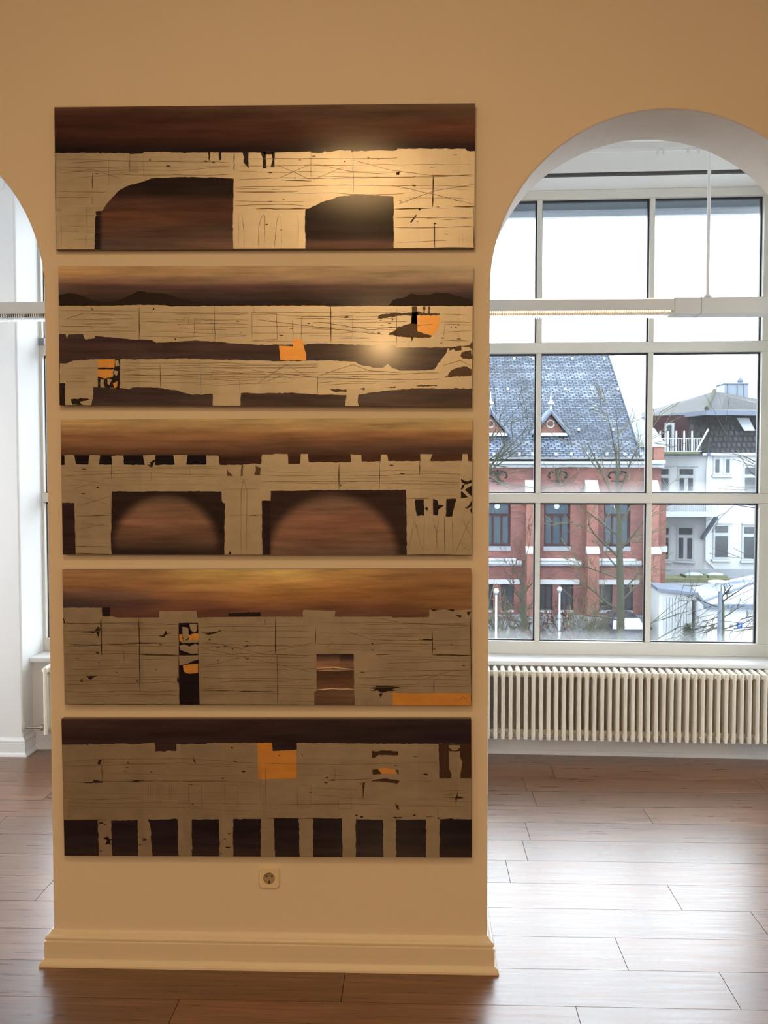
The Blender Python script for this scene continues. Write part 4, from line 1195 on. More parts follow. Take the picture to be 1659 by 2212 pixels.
M_BRICK = brick_mat('red_brick', (0.31, 0.105, 0.078, 1), (0.15, 0.050, 0.050, 1), (0.19, 0.125, 0.12, 1), 2.0)
M_BRICK2 = brick_mat('light_red_brick', (0.33, 0.12, 0.085, 1), (0.26, 0.088, 0.066, 1), (0.23, 0.15, 0.14, 1), 2.0)
M_STONE = plain_o('pale_stone', (0.52, 0.54, 0.56), 0.8, var=.15, scale=2)
M_PLINTH = plain_o('plinth_render', (0.30, 0.32, 0.36), 0.85, var=.2, scale=1.5)
M_SLATE = slate_mat('blue_slate', (0.058, 0.078, 0.118, 1), (0.165, 0.210, 0.295, 1), 0.34, 0.19, .65)
M_TILE = slate_mat('dark_roof_tile', (0.030, 0.032, 0.040, 1), (0.050, 0.052, 0.062, 1), 0.30, 0.42, .3)
M_TILE2 = slate_mat('grey_roof_tile', (0.050, 0.050, 0.060, 1), (0.075, 0.075, 0.088, 1), 0.26, 0.34, .3)
M_TILE2B = plain_o('ridge_tile', (0.075, 0.080, 0.060), 0.8, var=.3, scale=3)
M_ZINC = plain_o('zinc', (0.26, 0.31, 0.38), 0.4, var=.15, scale=1.0)
M_GUTTER = plain_o('white_gutter', (0.55, 0.60, 0.66), 0.5)
M_IRON = plain_o('wrought_iron', (0.015, 0.013, 0.015), 0.5)
M_SASH = plain_o('maroon_sash', (0.050, 0.018, 0.022), 0.5)
M_PANEB = plain_o('teal_reflecting_glass', (0.010, 0.040, 0.065), 0.12, spec=.22)
M_PANEG = plain_o('grey_reflecting_glass', (0.055, 0.065, 0.075), 0.12, spec=.22)
M_WHITE = plain_o('white_render', (0.62, 0.64, 0.66), 0.85, var=.05, scale=1)
M_WHITE2 = plain_o('white_woodwork', (0.50, 0.53, 0.56), 0.6)
M_ASPH = plain_o('wet_asphalt', (0.10, 0.11, 0.105), 0.7, var=.25, scale=.3)
M_PAVE = plain_o('pale_paving', (0.50, 0.52, 0.54), 0.8, var=.12, scale=.4)
M_BARK = plain_o('mossy_bark', (0.060, 0.062, 0.040), 0.9, var=.35, scale=6)
M_BARKD = plain_o('dark_bark', (0.035, 0.030, 0.026), 0.9, var=.3, scale=6)
M_TWIG = plain_o('pale_twig', (0.115, 0.105, 0.060), 0.9, var=.25, scale=3)
M_TWIGR = plain_o('reddish_twig', (0.075, 0.042, 0.034), 0.9, var=.3, scale=3)
M_IVY = plain_o('ivy_leaf', (0.035, 0.060, 0.018), 0.7, var=.4, scale=5)
M_DRY = plain_o('dry_leaf', (0.10, 0.045, 0.025), 0.8, var=.4, scale=5)
M_CAR = plain_o('dark_car_paint', (0.030, 0.030, 0.045), 0.25)
M_FROST = plain_o('frosted_windscreen', (0.55, 0.62, 0.70), 0.3)
M_TYRE = plain_o('tyre', (0.012, 0.012, 0.012), 0.8)
M_LAMPG = plain_o('lamp_globe', (0.60, 0.64, 0.70), 0.2)
M_POST = plain_o('grey_lamp_post', (0.16, 0.19, 0.25), 0.45)
M_BLUE = plain_o('sign_blue', (0.010, 0.075, 0.42), 0.5)
M_SIGNW = plain_o('sign_white', (0.60, 0.62, 0.65), 0.5)
M_MOSS = plain_o('mossy_kerb', (0.16, 0.17, 0.09), 0.8, var=.3, scale=3)
M_DOME = plain_o('dome_acrylic', (0.42, 0.50, 0.56), 0.3)

tag(mesh_obj('ground_street', wbox(-60, 80, 9, 150, GZ - 0.4, GZ), M_ASPH), kind='structure')
tag(mesh_obj('ground_paving', wbox(12.6, 40, 26, 48, GZ, GZ + 0.05), M_PAVE), kind='structure')


def quads(Vq, uvs=None):
    return Vq


def roof_obj(name, quadlist, mat, parent, thick=0.12):
    """sloped roof faces with UVs in metres (u along the eave, v up the slope); each quad: BL, BR, TR, TL"""
    V, Fc, UV = [], [], []
    for q in quadlist:
        n = len(V)
        q = [Vector(a) for a in q]
        ux = (q[1] - q[0]).normalized()
        nn = ux.cross(q[-1] - q[0]).normalized()
        vx = nn.cross(ux)
        V += q + [a - nn * thick for a in q]
        k = len(q)
        Fc.append(tuple(range(n, n + k)))
        UV.append([((a - q[0]).dot(ux), (a - q[0]).dot(vx)) for a in q])
        Fc.append(tuple(range(n + k, n + 2 * k))[::-1])
        UV.append([(0, 0)] * k)
        for i in range(k):
            j = (i + 1) % k
            Fc.append((n + i, n + k + i, n + k + j, n + j))
            UV.append([(0, 0)] * 4)
    o = mesh_obj(name, (V, Fc), mat, parent, fixnormals=False)
    ul = o.data.uv_layers.new(name='roof')
    li = 0
    for uvp in UV:
        for u in uvp:
            ul.data[li].uv = u
            li += 1
    return o


def holed_wall(pl, outer, holes, depth):
    """outer: list of (s, z); holes: lists of (s, z); front face at t=0 with reveals going to t=depth"""
    from mathutils.geometry import tessellate_polygon
    loops = [outer] + holes
    flat = [q for l in loops for q in l]
    tris = tessellate_polygon([[Vector((q[0], q[1], 0)) for q in l] for l in loops])
    V = [pl.p(s, 0, z) for s, z in flat]
    Fc = [tuple(t) for t in tris]
    base = 0
    n0 = len(V)
    V += [pl.p(s, depth, z) for s, z in flat]
    for l in loops:
        k = len(l)
        for i in range(k):
            j = (i + 1) % k
            Fc.append((base + i, base + j, n0 + base + j, n0 + base + i))
        base += k
    return V, Fc


# ---- the brick hall
BY = 50.0
BH = Plane((0, BY), 0.0)
hall = tag(empty('brick_hall', BH.p(5.5, 0, GZ)), 'red brick hall with steep blue slate roof and arched windows', 'building')
sx = lambda px, t=0.0: BH.sz(px, 1050, t)[0]
zx = lambda py, t=0.0: BH.sz(1230, py, t)[1]
S_R = sx(1428)
S_L = sx(760)
SPB = (sx(1334) - sx(1075)) / 2       # bay spacing
bays = [sx(1334) - SPB * k for k in range(0, 5)]
holes = []
WA = (sx(1230) - sx(1173)) / 2        # half width of the arched windows
Z_SILL, Z_SPR = zx(1190), zx(1088)
Z_TOPG, Z_BOTG = zx(1262), zx(1324)
for c in bays:
    arcp = [(c + WA * math.cos(a), Z_SPR + WA * 0.62 * math.sin(a)) for a in [math.pi * k / 14 for k in range(15)]]
    holes.append([(c - WA, Z_SILL), (c + WA, Z_SILL)] + arcp)
GW = (sx(1194) - sx(1166))
GOFF = (sx(1225) - sx(1180)) / 2
for c in bays:
    for sg in (-1, 1):
        m = c + sg * GOFF
        holes.append([(m - GW / 2, Z_BOTG), (m + GW / 2, Z_BOTG), (m + GW / 2, Z_TOPG), (m - GW / 2, Z_TOPG)])
Z_PL = zx(1328)
Z_EAVE = zx(1001)
mesh_obj('wall', holed_wall(BH, [(S_L, Z_PL), (S_R, Z_PL), (S_R, Z_EAVE), (S_L, Z_EAVE)], holes, 0.30), M_BRICK, hall)
mesh_obj('side_wall', BH.box(S_R - 0.35, S_R, 0.31, 20, Z_PL, Z_EAVE), M_BRICK, hall)
mesh_obj('plinth', BH.box(S_L, S_R + 0.1, -0.12, 0.5, GZ, Z_PL), M_PLINTH, hall)
mesh_obj('inner_wall', BH.box(S_L, S_R - 0.4, 0.6, 0.7, GZ, Z_EAVE), M_SASH, hall)
for c in bays:
    # arched window: sash frame and three lights under a fanlight
    w = mesh_obj('window', join(BH.box(c - WA, c - WA + 0.10, 0.16, 0.26, Z_SILL + .25, Z_SPR), BH.box(c + WA - 0.10, c + WA, 0.16, 0.26, Z_SILL + .25, Z_SPR), BH.box(c - WA + .1, c + WA - .1, 0.16, 0.26, zx(1116), zx(1110)), BH.box(c - WA + .1, c + WA - .1, 0.16, 0.26, Z_SILL + .25, Z_SILL + .34),
                                BH.box(c - WA / 3 - .05, c - WA / 3 + .05, 0.17, 0.26, Z_SILL + .34, zx(1116)), BH.box(c + WA / 3 - .05, c + WA / 3 + .05, 0.17, 0.26, Z_SILL + .34, zx(1116))), M_SASH, hall)
    w['kind'] = 'stuff'
    for k in (-1, 0, 1):
        mesh_obj('pane', BH.box(c + k * WA * .667 - WA * .3, c + k * WA * .667 + WA * .3, 0.24, 0.25, Z_SILL + .3, zx(1115)), M_PANEB, w)
    fan = [(c + (WA - .04) * math.cos(a), Z_SPR + (WA - .04) * 0.62 * math.sin(a)) for a in [math.pi * k / 14 for k in range(15)]] + [(c - WA + .04, zx(1111)), (c + WA - .04, zx(1111))]
    mesh_obj('pane', ([BH.p(s, .235, z) for s, z in fan], [tuple(range(len(fan)))]), M_PANEB, w)
    mesh_obj('boss', tube([BH.p(c, .20, zx(1094)), BH.p(c, .24, zx(1094))], .14, 10), M_STONE, w)
    mesh_obj('window_ledge', BH.box(c - WA - .02, c + WA + .02, -.04, .28, Z_SILL, Z_SILL + .22), M_PLINTH, hall)
    # radiating voussoirs over the arch
    vs = []
    for k in range(23):
        a = math.radians(18 + 144 * k / 22)
        ca, sa = math.cos(a), math.sin(a)
        p0 = (c + (WA + .03) * ca, Z_SPR + (WA + .03) * .62 * sa); p1 = (c + (WA + .42) * ca, Z_SPR + ((WA) * .62 + .42) * sa)
        dx, dz = -sa * .035, ca * .035
        q = [(p0[0] - dx, p0[1] - dz), (p0[0] + dx, p0[1] + dz), (p1[0] + dx * 1.3, p1[1] + dz * 1.3), (p1[0] - dx * 1.3, p1[1] - dz * 1.3)]
        V = [BH.p(s, t, z) for t in (-.03, .02) for s, z in q]
        vs.append((V, [(0, 1, 2, 3), (4, 7, 6, 5), (0, 4, 5, 1), (1, 5, 6, 2), (2, 6, 7, 3), (3, 7, 4, 0)]))
    tag(mesh_obj('voussoir', join(*vs), M_BRICK2, hall), kind='stuff')
    # forked iron wall anchor
    za0, za1 = zx(1048), zx(1014)
    cs = [tube([BH.p(c, -.05, za0), BH.p(c, -.05, za1)], .055, 6), tube([BH.p(c - .32, -.05, zx(1039)), BH.p(c + .32, -.05, zx(1039))], .04, 6)]
    for sg in (-1, 1):
        cs.append(tube([BH.p(c, -.05, za1 - .35), BH.p(c + sg * .18, -.05, za1 - .10), BH.p(c + sg * .38, -.05, za1 - .14), BH.p(c + sg * .46, -.05, za1 - .34), BH.p(c + sg * .36, -.05, za1 - .44)], .05, 6))
    tag(mesh_obj('wall_anchor', join(*cs), M_IRON, hall), kind='stuff')
    # stepped stone string course under the window
    mesh_obj('string_course', BH.box(c - SPB / 2 + .30, c + SPB / 2 - .28, -.16, .02, zx(1219), zx(1211)), M_STONE, hall, bevel=.02)
    mesh_obj('raised_sill', BH.box(c - WA - .28, c + WA + .28, -.20, .02, zx(1212), zx(1206)), M_STONE, hall, bevel=.03)
    mesh_obj('course_drip', BH.box(c - SPB / 2 + .30, c + SPB / 2 - .28, -.13, .02, zx(1222), zx(1219)), M_PLINTH, hall)
    # ground floor windows
    mesh_obj('lintel', BH.box(c - GOFF - GW / 2 - .28, c + GOFF + GW / 2 + .28, -.07, .1, Z_TOPG, zx(1252)), M_STONE, hall)
    for sg in (-1, 1):
        m = c + sg * GOFF
        g = mesh_obj('lower_window', join(BH.box(m - GW / 2, m - GW / 2 + .07, .14, .22, Z_BOTG, Z_TOPG), BH.box(m + GW / 2 - .07, m + GW / 2, .14, .22, Z_BOTG, Z_TOPG), BH.box(m - .03, m + .03, .14, .22, Z_BOTG, Z_TOPG)), M_SASH, hall)
        g['kind'] = 'stuff'
        for k in (-1, 1):
            mesh_obj('pane', BH.box(m + k * GW * .24 - GW * .2, m + k * GW * .24 + GW * .2, .19, .20, Z_BOTG + .12, Z_TOPG - .04), M_PANEG, g)
        mesh_obj('lower_sill', BH.box(m - GW / 2, m + GW / 2, .05, .24, Z_BOTG, Z_BOTG + .12), M_STONE, hall)
buts = [(sx(1156) - sx(1132)) / 2]
HB = buts[0]


def wedge(s0, s1, t0, t1, z0, z1, pl=BH):
    """weathering: low at the front, rising to the wall"""
    V = [pl.p(s, t, z) for s in (s0, s1) for t, z in ((t0, z0 - .08), (t1, z0 - .08), (t1, z1), (t0, z0))]
    return V, [(0, 1, 2, 3), (4, 7, 6, 5), (0, 4, 5, 1), (1, 5, 6, 2), (2, 6, 7, 3), (3, 7, 4, 0)]


for k in range(0, 6):
    c = sx(1277) - SPB * (k - 1)
    mesh_obj('buttress', join(BH.box(c - HB, c + HB, -.50, .0, zx(1180), zx(1058)), BH.box(c - HB, c + HB, -.85, .0, Z_PL, zx(1192)), BH.box(c - HB, c + HB, -.5, .0, zx(1192), zx(1180))), M_BRICK2, hall)['kind'] = 'stuff'
    mesh_obj('buttress_cap', wedge(c - HB - .04, c + HB + .04, -.56, .0, zx(1062, -.5), zx(1037)), M_STONE, hall)
    mesh_obj('buttress_offset', wedge(c - HB - .04, c + HB + .04, -.90, -.48, zx(1193, -.9), zx(1180, -.5)), M_STONE, hall)
    mesh_obj('buttress_foot', BH.box(c - HB - .08, c + HB + .08, -.95, 0, GZ, Z_PL), M_PLINTH, hall)
# corner pier with white coping at the right end
s_a, s_b = sx(1408), sx(1426)
mesh_obj('corner_pier', BH.box(s_a, s_b + .1, -.30, .9, zx(1001), zx(966)), M_BRICK2, hall)
V = [BH.p(s, t, z) for t in (-.36, 1.0) for s, z in ((s_a - .6, zx(966)), (s_b + .18, zx(966)), (s_b + .18, zx(962)), (s_a + .05, zx(928)), (s_a - .6, zx(905)))]
mesh_obj('gable_coping', (V, [(0, 1, 2, 3, 4), (9, 8, 7, 6, 5)] + [(i, 5 + i, 5 + (i + 1) % 5, (i + 1) % 5) for i in range(5)]), M_STONE, hall)
mesh_obj('side_buttress', BH.box(S_R, sx(1441), .1, .9, Z_PL - 1, zx(1088)), M_BRICK2, hall)
mesh_obj('side_buttress_cap', BH.box(S_R, sx(1444), .05, .95, zx(1192), zx(1180)), M_STONE, hall)
# eaves
mesh_obj('cornice', BH.box(S_L, S_R + .1, -.22, .1, zx(1010), zx(1003)), M_GUTTER, hall, bevel=.03)
mesh_obj('gutter', BH.box(S_L, S_R + .1, -.55, -.2, zx(1003, -.5), zx(994, -.5)), M_GUTTER, hall, bevel=.08)
# slate roof
EY, RY = -0.6, 9.5
ze = zx(993, EY)
zr = BH.sz(1200, 747, RY)[1]
s_v = BH.sz(1393, 990, EY)[0]
slope = (zr - ze) / (RY - EY)
roof = roof_obj('slate_roof', [[BH.p(S_L, EY, ze), BH.p(s_v, EY, ze), BH.p(s_v, RY, zr), BH.p(S_L, RY, zr)], [BH.p(s_v, RY + 10, ze), BH.p(S_L, RY + 10, ze), BH.p(S_L, RY, zr), BH.p(s_v, RY, zr)]], M_SLATE, hall)
roof['kind'] = 'stuff'
mesh_obj('verge', join(([BH.p(s_v - .12, EY, ze + .02), BH.p(s_v + .22, EY, ze + .02), BH.p(s_v + .22, RY, zr + .02), BH.p(s_v - .12, RY, zr + .02), BH.p(s_v - .12, EY, ze + .10), BH.p(s_v + .22, EY, ze + .10), BH.p(s_v + .22, RY, zr + .10), BH.p(s_v - .12, RY, zr + .10)],
                        [(0, 1, 2, 3), (4, 7, 6, 5), (0, 4, 5, 1), (1, 5, 6, 2), (2, 6, 7, 3), (3, 7, 4, 0)])), M_ZINC, hall)
mesh_obj('ridge', tube([BH.p(S_L, RY, zr + .05), BH.p(s_v + .2, RY, zr + .05)], .14, 8), M_ZINC, hall)
mesh_obj('eave_flashing', BH.box(S_L, s_v, EY - .02, EY + .06, ze + .05, ze + .10), M_GUTTER, hall)


def on_roof(px, py, lift=0.0):
    d = ray(px, py)
    e = Vector((0, 0, EYE))
    nr = Vector((0, -slope, 1)).normalized()
    q = BH.p(0, EY, ze) + nr * lift
    k = (q - e).dot(nr) / d.dot(nr)
    return e + d * k


hk = None
for py, xs in ((777, (1111, 1152, 1236, 1305)), (843, (1097, 1157, 1221, 1279, 1335)), (931, (1250, 1325)), (984, (1067, 1096, 1122, 1150, 1201, 1234, 1268, 1311, 1350, 1385))):
    for px in xs:
        q = on_roof(px, py)
        if hk is None:
            hk = mesh_obj('snow_hook', join(wbox(q.x - .06, q.x + .06, q.y - .06, q.y + .05, q.z + .0, q.z + .15), wbox(q.x - .04, q.x + .04, q.y - .05, q.y + .30, q.z + .02, q.z + .12)), M_STONE, hall)
            hk_q = q
        else:
            share('snow_hook', hk, hall, q - hk_q)
# two triangular dormers
for px in (1059, 1188):
    b0, b1, ap = on_roof(px - 40, 938), on_roof(px + 40, 938), None
    cx_ = (b0.x + b1.x) / 2
    yf = b0.y - .15
    hz = at(px, 889, yf).z
    bk = yf + (hz - (ze + (yf - BH.o.y - EY) * slope)) / slope + .2
    bz = b0.z
    xa, xb = b0.x, b1.x
    V = [Vector(q) for q in ((xa + .2, yf, bz), (xb - .2, yf, bz), (cx_, yf, hz - .2), (xa + .2, bk, bz), (xb - .2, bk, bz), (cx_, bk, hz - .2))]
    dm = mesh_obj('dormer', (V, [(0, 1, 2), (3, 5, 4), (0, 3, 4, 1), (1, 4, 5, 2), (2, 5, 3, 0)]), M_BRICK2, hall)
    for sg, xe in ((-1, xa), (1, xb)):
        q = [Vector((xe, yf - .25, bz - .05)), Vector((cx_, yf - .25, hz)), Vector((cx_, bk + .3, hz)), Vector((xe, bk * .3 + yf * .7, bz - .05))]
        V = q + [a + Vector((0, 0, .14)) for a in q]
        mesh_obj('dormer_roof', (V, [(0, 1, 2, 3), (4, 7, 6, 5), (0, 4, 5, 1), (1, 5, 6, 2), (2, 6, 7, 3), (3, 7, 4, 0)]), M_TILE2 if False else M_IRON if False else M_ZINC, dm)
        mesh_obj('barge_board', tube([Vector((xe, yf - .27, bz)), Vector((cx_, yf - .27, hz))], .10, 6), M_POST, dm)
    mesh_obj('dormer_sill', wbox(xa + .1, xb - .1, yf - .2, yf + .05, bz - .10, bz + .06), M_GUTTER, dm)
    ring = [Vector((cx_ + .19 * math.cos(a), yf - .02, bz + .52 + .19 * math.sin(a))) for a in [2 * math.pi * k / 16 for k in range(17)]]
    mesh_obj('roundel', tube(ring, .035, 6, False), M_STONE, dm)
    mesh_obj('finial', lathe((cx_, yf - .1, hz), [(.05, 0), (.05, .30), (.17, .36), (.15, .46), (.04, .55), (.02, 1.0)], 10), M_GUTTER, dm)

# ---- the white house with mansard roof
HC = at(1525, 1000, 60)            # corner of the house
HR = Plane((HC.x, HC.y), math.radians(3))
HL = Plane((HC.x, HC.y), math.radians(-26))
house = tag(empty('white_house', (HC.x + 2, HC.y + 1, GZ)), 'white rendered house with dark mansard roof and balconies', 'building')
zt = HR.sz(1560, 984)[1]
eR, eL = HR.sz(1720, 1000)[0], HL.sz(1385, 1000)[0]
mesh_obj('wall', HR.box(0, eR, 0, .4, GZ, zt), M_WHITE, house)
mesh_obj('wall', HL.box(eL, 0, 0, .4, GZ, zt), M_WHITE, house)
mesh_obj('gutter', HR.box(-.3, eR, -.3, .1, zt, zt + .16), M_GUTTER, house)
mesh_obj('gutter', HL.box(eL, .3, -.3, .1, zt, zt + .16), M_POST, house)


def hwin(pl, x0, y0, x1, y1, split=True, transom=None, mats=M_PANEG, two=False):
    s0, z1 = pl.sz(x0, y0); s1, z0 = pl.sz(x1, y1)
    w = mesh_obj('window', pl.box(s0 - .12, s1 + .12, -.05, .05, z0 - .12, z1 + .12), M_WHITE2, house)
    if transom:
        zt_ = pl.sz(x0, transom)[1]
        cells = [(s0, s1, zt_ + .10, z1), (s0, s1, z0, zt_ - .10)]
        if two:
            m = (s0 + s1) / 2
            cells = [cells[0], (s0, m - .12, z0, zt_ - .1), (m + .12, s1, z0, zt_ - .1)]
    elif two:
        m = (s0 + s1) / 2
        cells = [(s0, m - .1, z0, z1), (m + .1, s1, z0, z1)]
    else:
        cells = [(s0, s1, z0, z1)]
    for a, b, c, d in cells:
        mesh_obj('pane', pl.box(a, b, -.07, -.04, c, d), mats, w)
    mesh_obj('sill', pl.box(s0 - .2, s1 + .2, -.18, .0, z0 - .26, z0 - .14), M_GUTTER, w)
    mesh_obj('hood', pl.box(s0 - .14, s1 + .3, -.12, .0, z1 + .14, z1 + .22), M_GUTTER, w)
    return w


hwin(HL, 1469, 1013, 1497, 1060, transom=1029, two=True)
hwin(HL, 1418, 1013, 1444, 1060, transom=1029)
hwin(HL, 1467, 1140, 1495, 1207, transom=1158, two=True)
hwin(HL, 1432, 1140, 1444, 1207, transom=1158)
hwin(HR, 1545, 992, 1553, 1021)
hwin(HR, 1568, 992, 1575, 1021)
hwin(HR, 1609, 1010, 1632, 1062, transom=1028)
hwin(HR, 1545, 1136, 1571, 1203, transom=1154)
hwin(HR, 1607, 1138, 1632, 1206, transom=1156)
mesh_obj('downpipe', tube([HR.p(.1, -.15, zt), HR.p(0.0, -.15, HR.sz(1525, 1015)[1]), HR.p(0, -.15, HR.sz(1525, 1210)[1]), HR.p(.5, -.15, HR.sz(1535, 1225)[1]), HR.p(.5, -.15, HR.sz(1535, 1250)[1])], .06, 6), M_GUTTER, house)
# mansard storey: sloping tiled faces
zm = HR.sz(1560, 893)[1]
c0 = Vector((HC.x, HC.y, 0))
A0 = HR.p(-.25, -.25, zt + .1); A1 = HR.p(eR, -.25, zt + .1); A2 = HR.p(eR, 1.2, zm); A3 = HR.p(.45, 1.2, zm)
roof_obj('mansard', [[A0, A1, A2, A3]], M_TILE, house)
s_lo = HL.sz(1484, 940)[0]
B0 = HL.p(s_lo, -.2, zt + .1); B1 = HL.p(.25, -.25, zt + .1)
roof_obj('mansard', [[B0, A0, A3, HL.p(s_lo, 1.2, zm)]], M_TILE, house)
mesh_obj('hip_tile', tube([A0 + Vector((0, 0, .05)), A3 + Vector((0, 0, .05))], .16, 8), M_TILE2, house)
mesh_obj('roof_window', ([HR.p(s, t - .12, z) for s, t, z in ((HR.sz(1613, 930)[0], 0.45, HR.sz(1613, 930)[1]), (HR.sz(1636, 930)[0], .45, HR.sz(1613, 930)[1]), (HR.sz(1630, 901)[0], 1.0, HR.sz(1613, 901)[1]), (HR.sz(1603, 901)[0], 1.0, HR.sz(1613, 901)[1]))] +
                        [HR.p(s, t - .02, z) for s, t, z in ((HR.sz(1613, 930)[0], 0.45, HR.sz(1613, 930)[1]), (HR.sz(1636, 930)[0], .45, HR.sz(1613, 930)[1]), (HR.sz(1630, 901)[0], 1.0, HR.sz(1613, 901)[1]), (HR.sz(1603, 901)[0], 1.0, HR.sz(1613, 901)[1]))],
                        [(0, 1, 2, 3), (4, 7, 6, 5), (0, 4, 5, 1), (1, 5, 6, 2), (2, 6, 7, 3), (3, 7, 4, 0)]), M_GUTTER, house)
# loggia behind the balcony
mesh_obj('loggia_wall', HL.box(eL, s_lo + .2, 1.2, 1.4, zt, zm), M_SASH, house)
s_d0, z_d1 = HL.sz(1427, 912); s_d1, _ = HL.sz(1448, 912)
ld = mesh_obj('loggia_door', HL.box(s_d0, s_d1, 1.12, 1.2, zt, z_d1), M_WHITE2, house)
mesh_obj('pane', HL.box(s_d0 + .15, s_d1 - .15, 1.08, 1.13, zt + .2, z_d1 - .15), M_PANEG, ld)
# upper roof
Y0 = HC.y
E0 = at(1526, 886, Y0 - .6); EL_ = at(1385, 902, Y0 + 7); ER = at(1720, 888, Y0 + .4)
AP = at(1543, 845, Y0 + 4.0); RL = at(1385, 891, Y0 + 11); RRt = at(1720, 876, Y0 + 5)
roof_obj('upper_roof', [[EL_, E0, AP, RL]], M_TILE2, house)
roof_obj('upper_roof', [[E0, ER, RRt, AP]], M_TILE2, house)
mesh_obj('hip_tile', tube([E0 + Vector((0, 0, .1)), AP + Vector((0, 0, .05))], .13, 8), M_TILE2B, house)
dn = Vector((0, 0, -.28))
mesh_obj('eave_board', ([E0, ER, ER + dn, E0 + dn, E0 + Vector((0, .3, 0)), ER + Vector((0, .3, 0)), ER + dn + Vector((0, .3, 0)), E0 + dn + Vector((0, .3, 0))], [(0, 1, 2, 3), (4, 7, 6, 5), (0, 4, 5, 1), (1, 5, 6, 2), (2, 6, 7, 3), (3, 7, 4, 0)]), M_POST, house)
mesh_obj('eave_board', ([EL_, E0, E0 + dn, EL_ + dn, EL_ + Vector((0, .3, 0)), E0 + Vector((0, .3, 0)), E0 + dn + Vector((0, .3, 0)), EL_ + dn + Vector((0, .3, 0))], [(0, 1, 2, 3), (4, 7, 6, 5), (0, 4, 5, 1), (1, 5, 6, 2), (2, 6, 7, 3), (3, 7, 4, 0)]), M_POST, house)
CB = Plane((0, Y0 + 7.0), 0)
mesh_obj('lift_tower', CB.pbox(1565, 828, 1617, 870, 0, 2.0), M_ZINC, house)
mesh_obj('tower_lid', CB.pbox(1563, 826, 1619, 829, -.1, 2.1), M_ZINC, house)
for px in (1572, 1593, 1607):
    mesh_obj('standing_seam', CB.pbox(px - .6, 829, px + .6, 870, -.05, .02), M_POST, house)
q = at(1599, 826, Y0 + 8)
mesh_obj('tower_finial', lathe((q.x, q.y, q.z), [(.18, 0), (.22, .1), (.16, .22), (.02, .36)], 10), M_POST, house)
# balcony railings: upper one with thick white posts
BU = Plane((at(1478, 975, 59.6).x, 59.6), math.radians(-8))


def railing(pl, x0, x1, yt, yb, posts, bars, pmat, bmat, post_top):
    r = mesh_obj('railing', pl.pbox(x0, yt, x1, yt + 1.6, -.03, .03), bmat, house)
    mesh_obj('bottom_rail', pl.pbox(x0, yb - 1.6, x1, yb, -.03, .03), bmat, r)
    n = bars
    src = None
    b = []
    for k in range(n):
        x = x0 + (x1 - x0) * (k + .5) / n
        b.append(pl.pbox(x - .45, yt, x + .45, yb, -.02, .02))
    tag(mesh_obj('bar', join(*b), bmat, r), kind='stuff')
    for x in posts:
        mesh_obj('post', pl.pbox(x - 1.8, post_top, x + 1.8, yb, -.06, .06), pmat, r)
    return r


railing(BU, 1412, 1516, 946, 976, (1426, 1443, 1461, 1478, 1495), 30, M_SIGNW, M_GUTTER, 931)
q0, q1 = BU.p(*((lambda a: (a[0], 0, a[1]))(BU.sz(1503, 976)))), BU.p(*((lambda a: (a[0], 0, a[1]))(BU.sz(1530, 927))))
mesh_obj('slanted_bar', tube([q0, q1], .06, 6), M_SIGNW, house)
mesh_obj('balcony_floor', BU.pbox(1408, 976, 1512, 981, -.1, 2.5), M_MOSS, house)
BL2 = Plane((at(1500, 1100, 58.6).x, 58.6), 0)
railing(BL2, 1435, 1553, 1084, 1107, (), 28, M_SIGNW, M_GUTTER, 1084)
mesh_obj('balcony_floor', BL2.pbox(1430, 1107, 1556, 1116, -.05, 2.6), M_GUTTER, house)
mesh_obj('balcony_bracket', tube([BL2.p(*((lambda a: (a[0], .1, a[1]))(BL2.sz(1549, 1117)))), at(1517, 1162, HC.y - .1)], .13, 6), M_POST, house)

# ---- garages and annex below the house
ann = tag(empty('flat_garage', at(1500, 1256, 54)), 'flat roofed white garage with two roof domes behind the shed', 'garage')
GA = Plane((at(1500, 1250, 55).x, 55.0), 0)
mesh_obj('wall', GA.pbox(1430, 1257, 1580, 1440, 0, 1.7), M_WHITE, ann)
mesh_obj('roof_edge', GA.pbox(1428, 1250, 1582, 1257, -.2, 1.8), M_MOSS, ann)
mesh_obj('fascia_board', GA.pbox(1428, 1257, 1582, 1264, -.12, 0.0), M_WHITE2, ann)
for xa, xb in ((1476, 1521), (1524, 1565)):
    cq = at((xa + xb) / 2, 1250, 55.7)
    hw = (at(xb, 1250, 55.7).x - at(xa, 1250, 55.7).x) / 2
    kb = mesh_obj('dome_kerb', wbox(cq.x - hw, cq.x + hw, 55.1, 56.4, cq.z - .05, cq.z + .22), M_MOSS, ann)
    mesh_obj('roof_dome', sphere((cq.x, 55.75, cq.z + .2), hw * .93, 16, 10, (1, .6, .28)), M_DOME, ann, smooth=True)
GB = Plane((at(1540, 1240, 57).x, 57.0), 0)
tag(mesh_obj('dark_boundary_wall', GB.pbox(1436, 1230, 1720, 1420, 0, .3), M_PLINTH), 'dark low wall along the foot of the white house', 'wall')

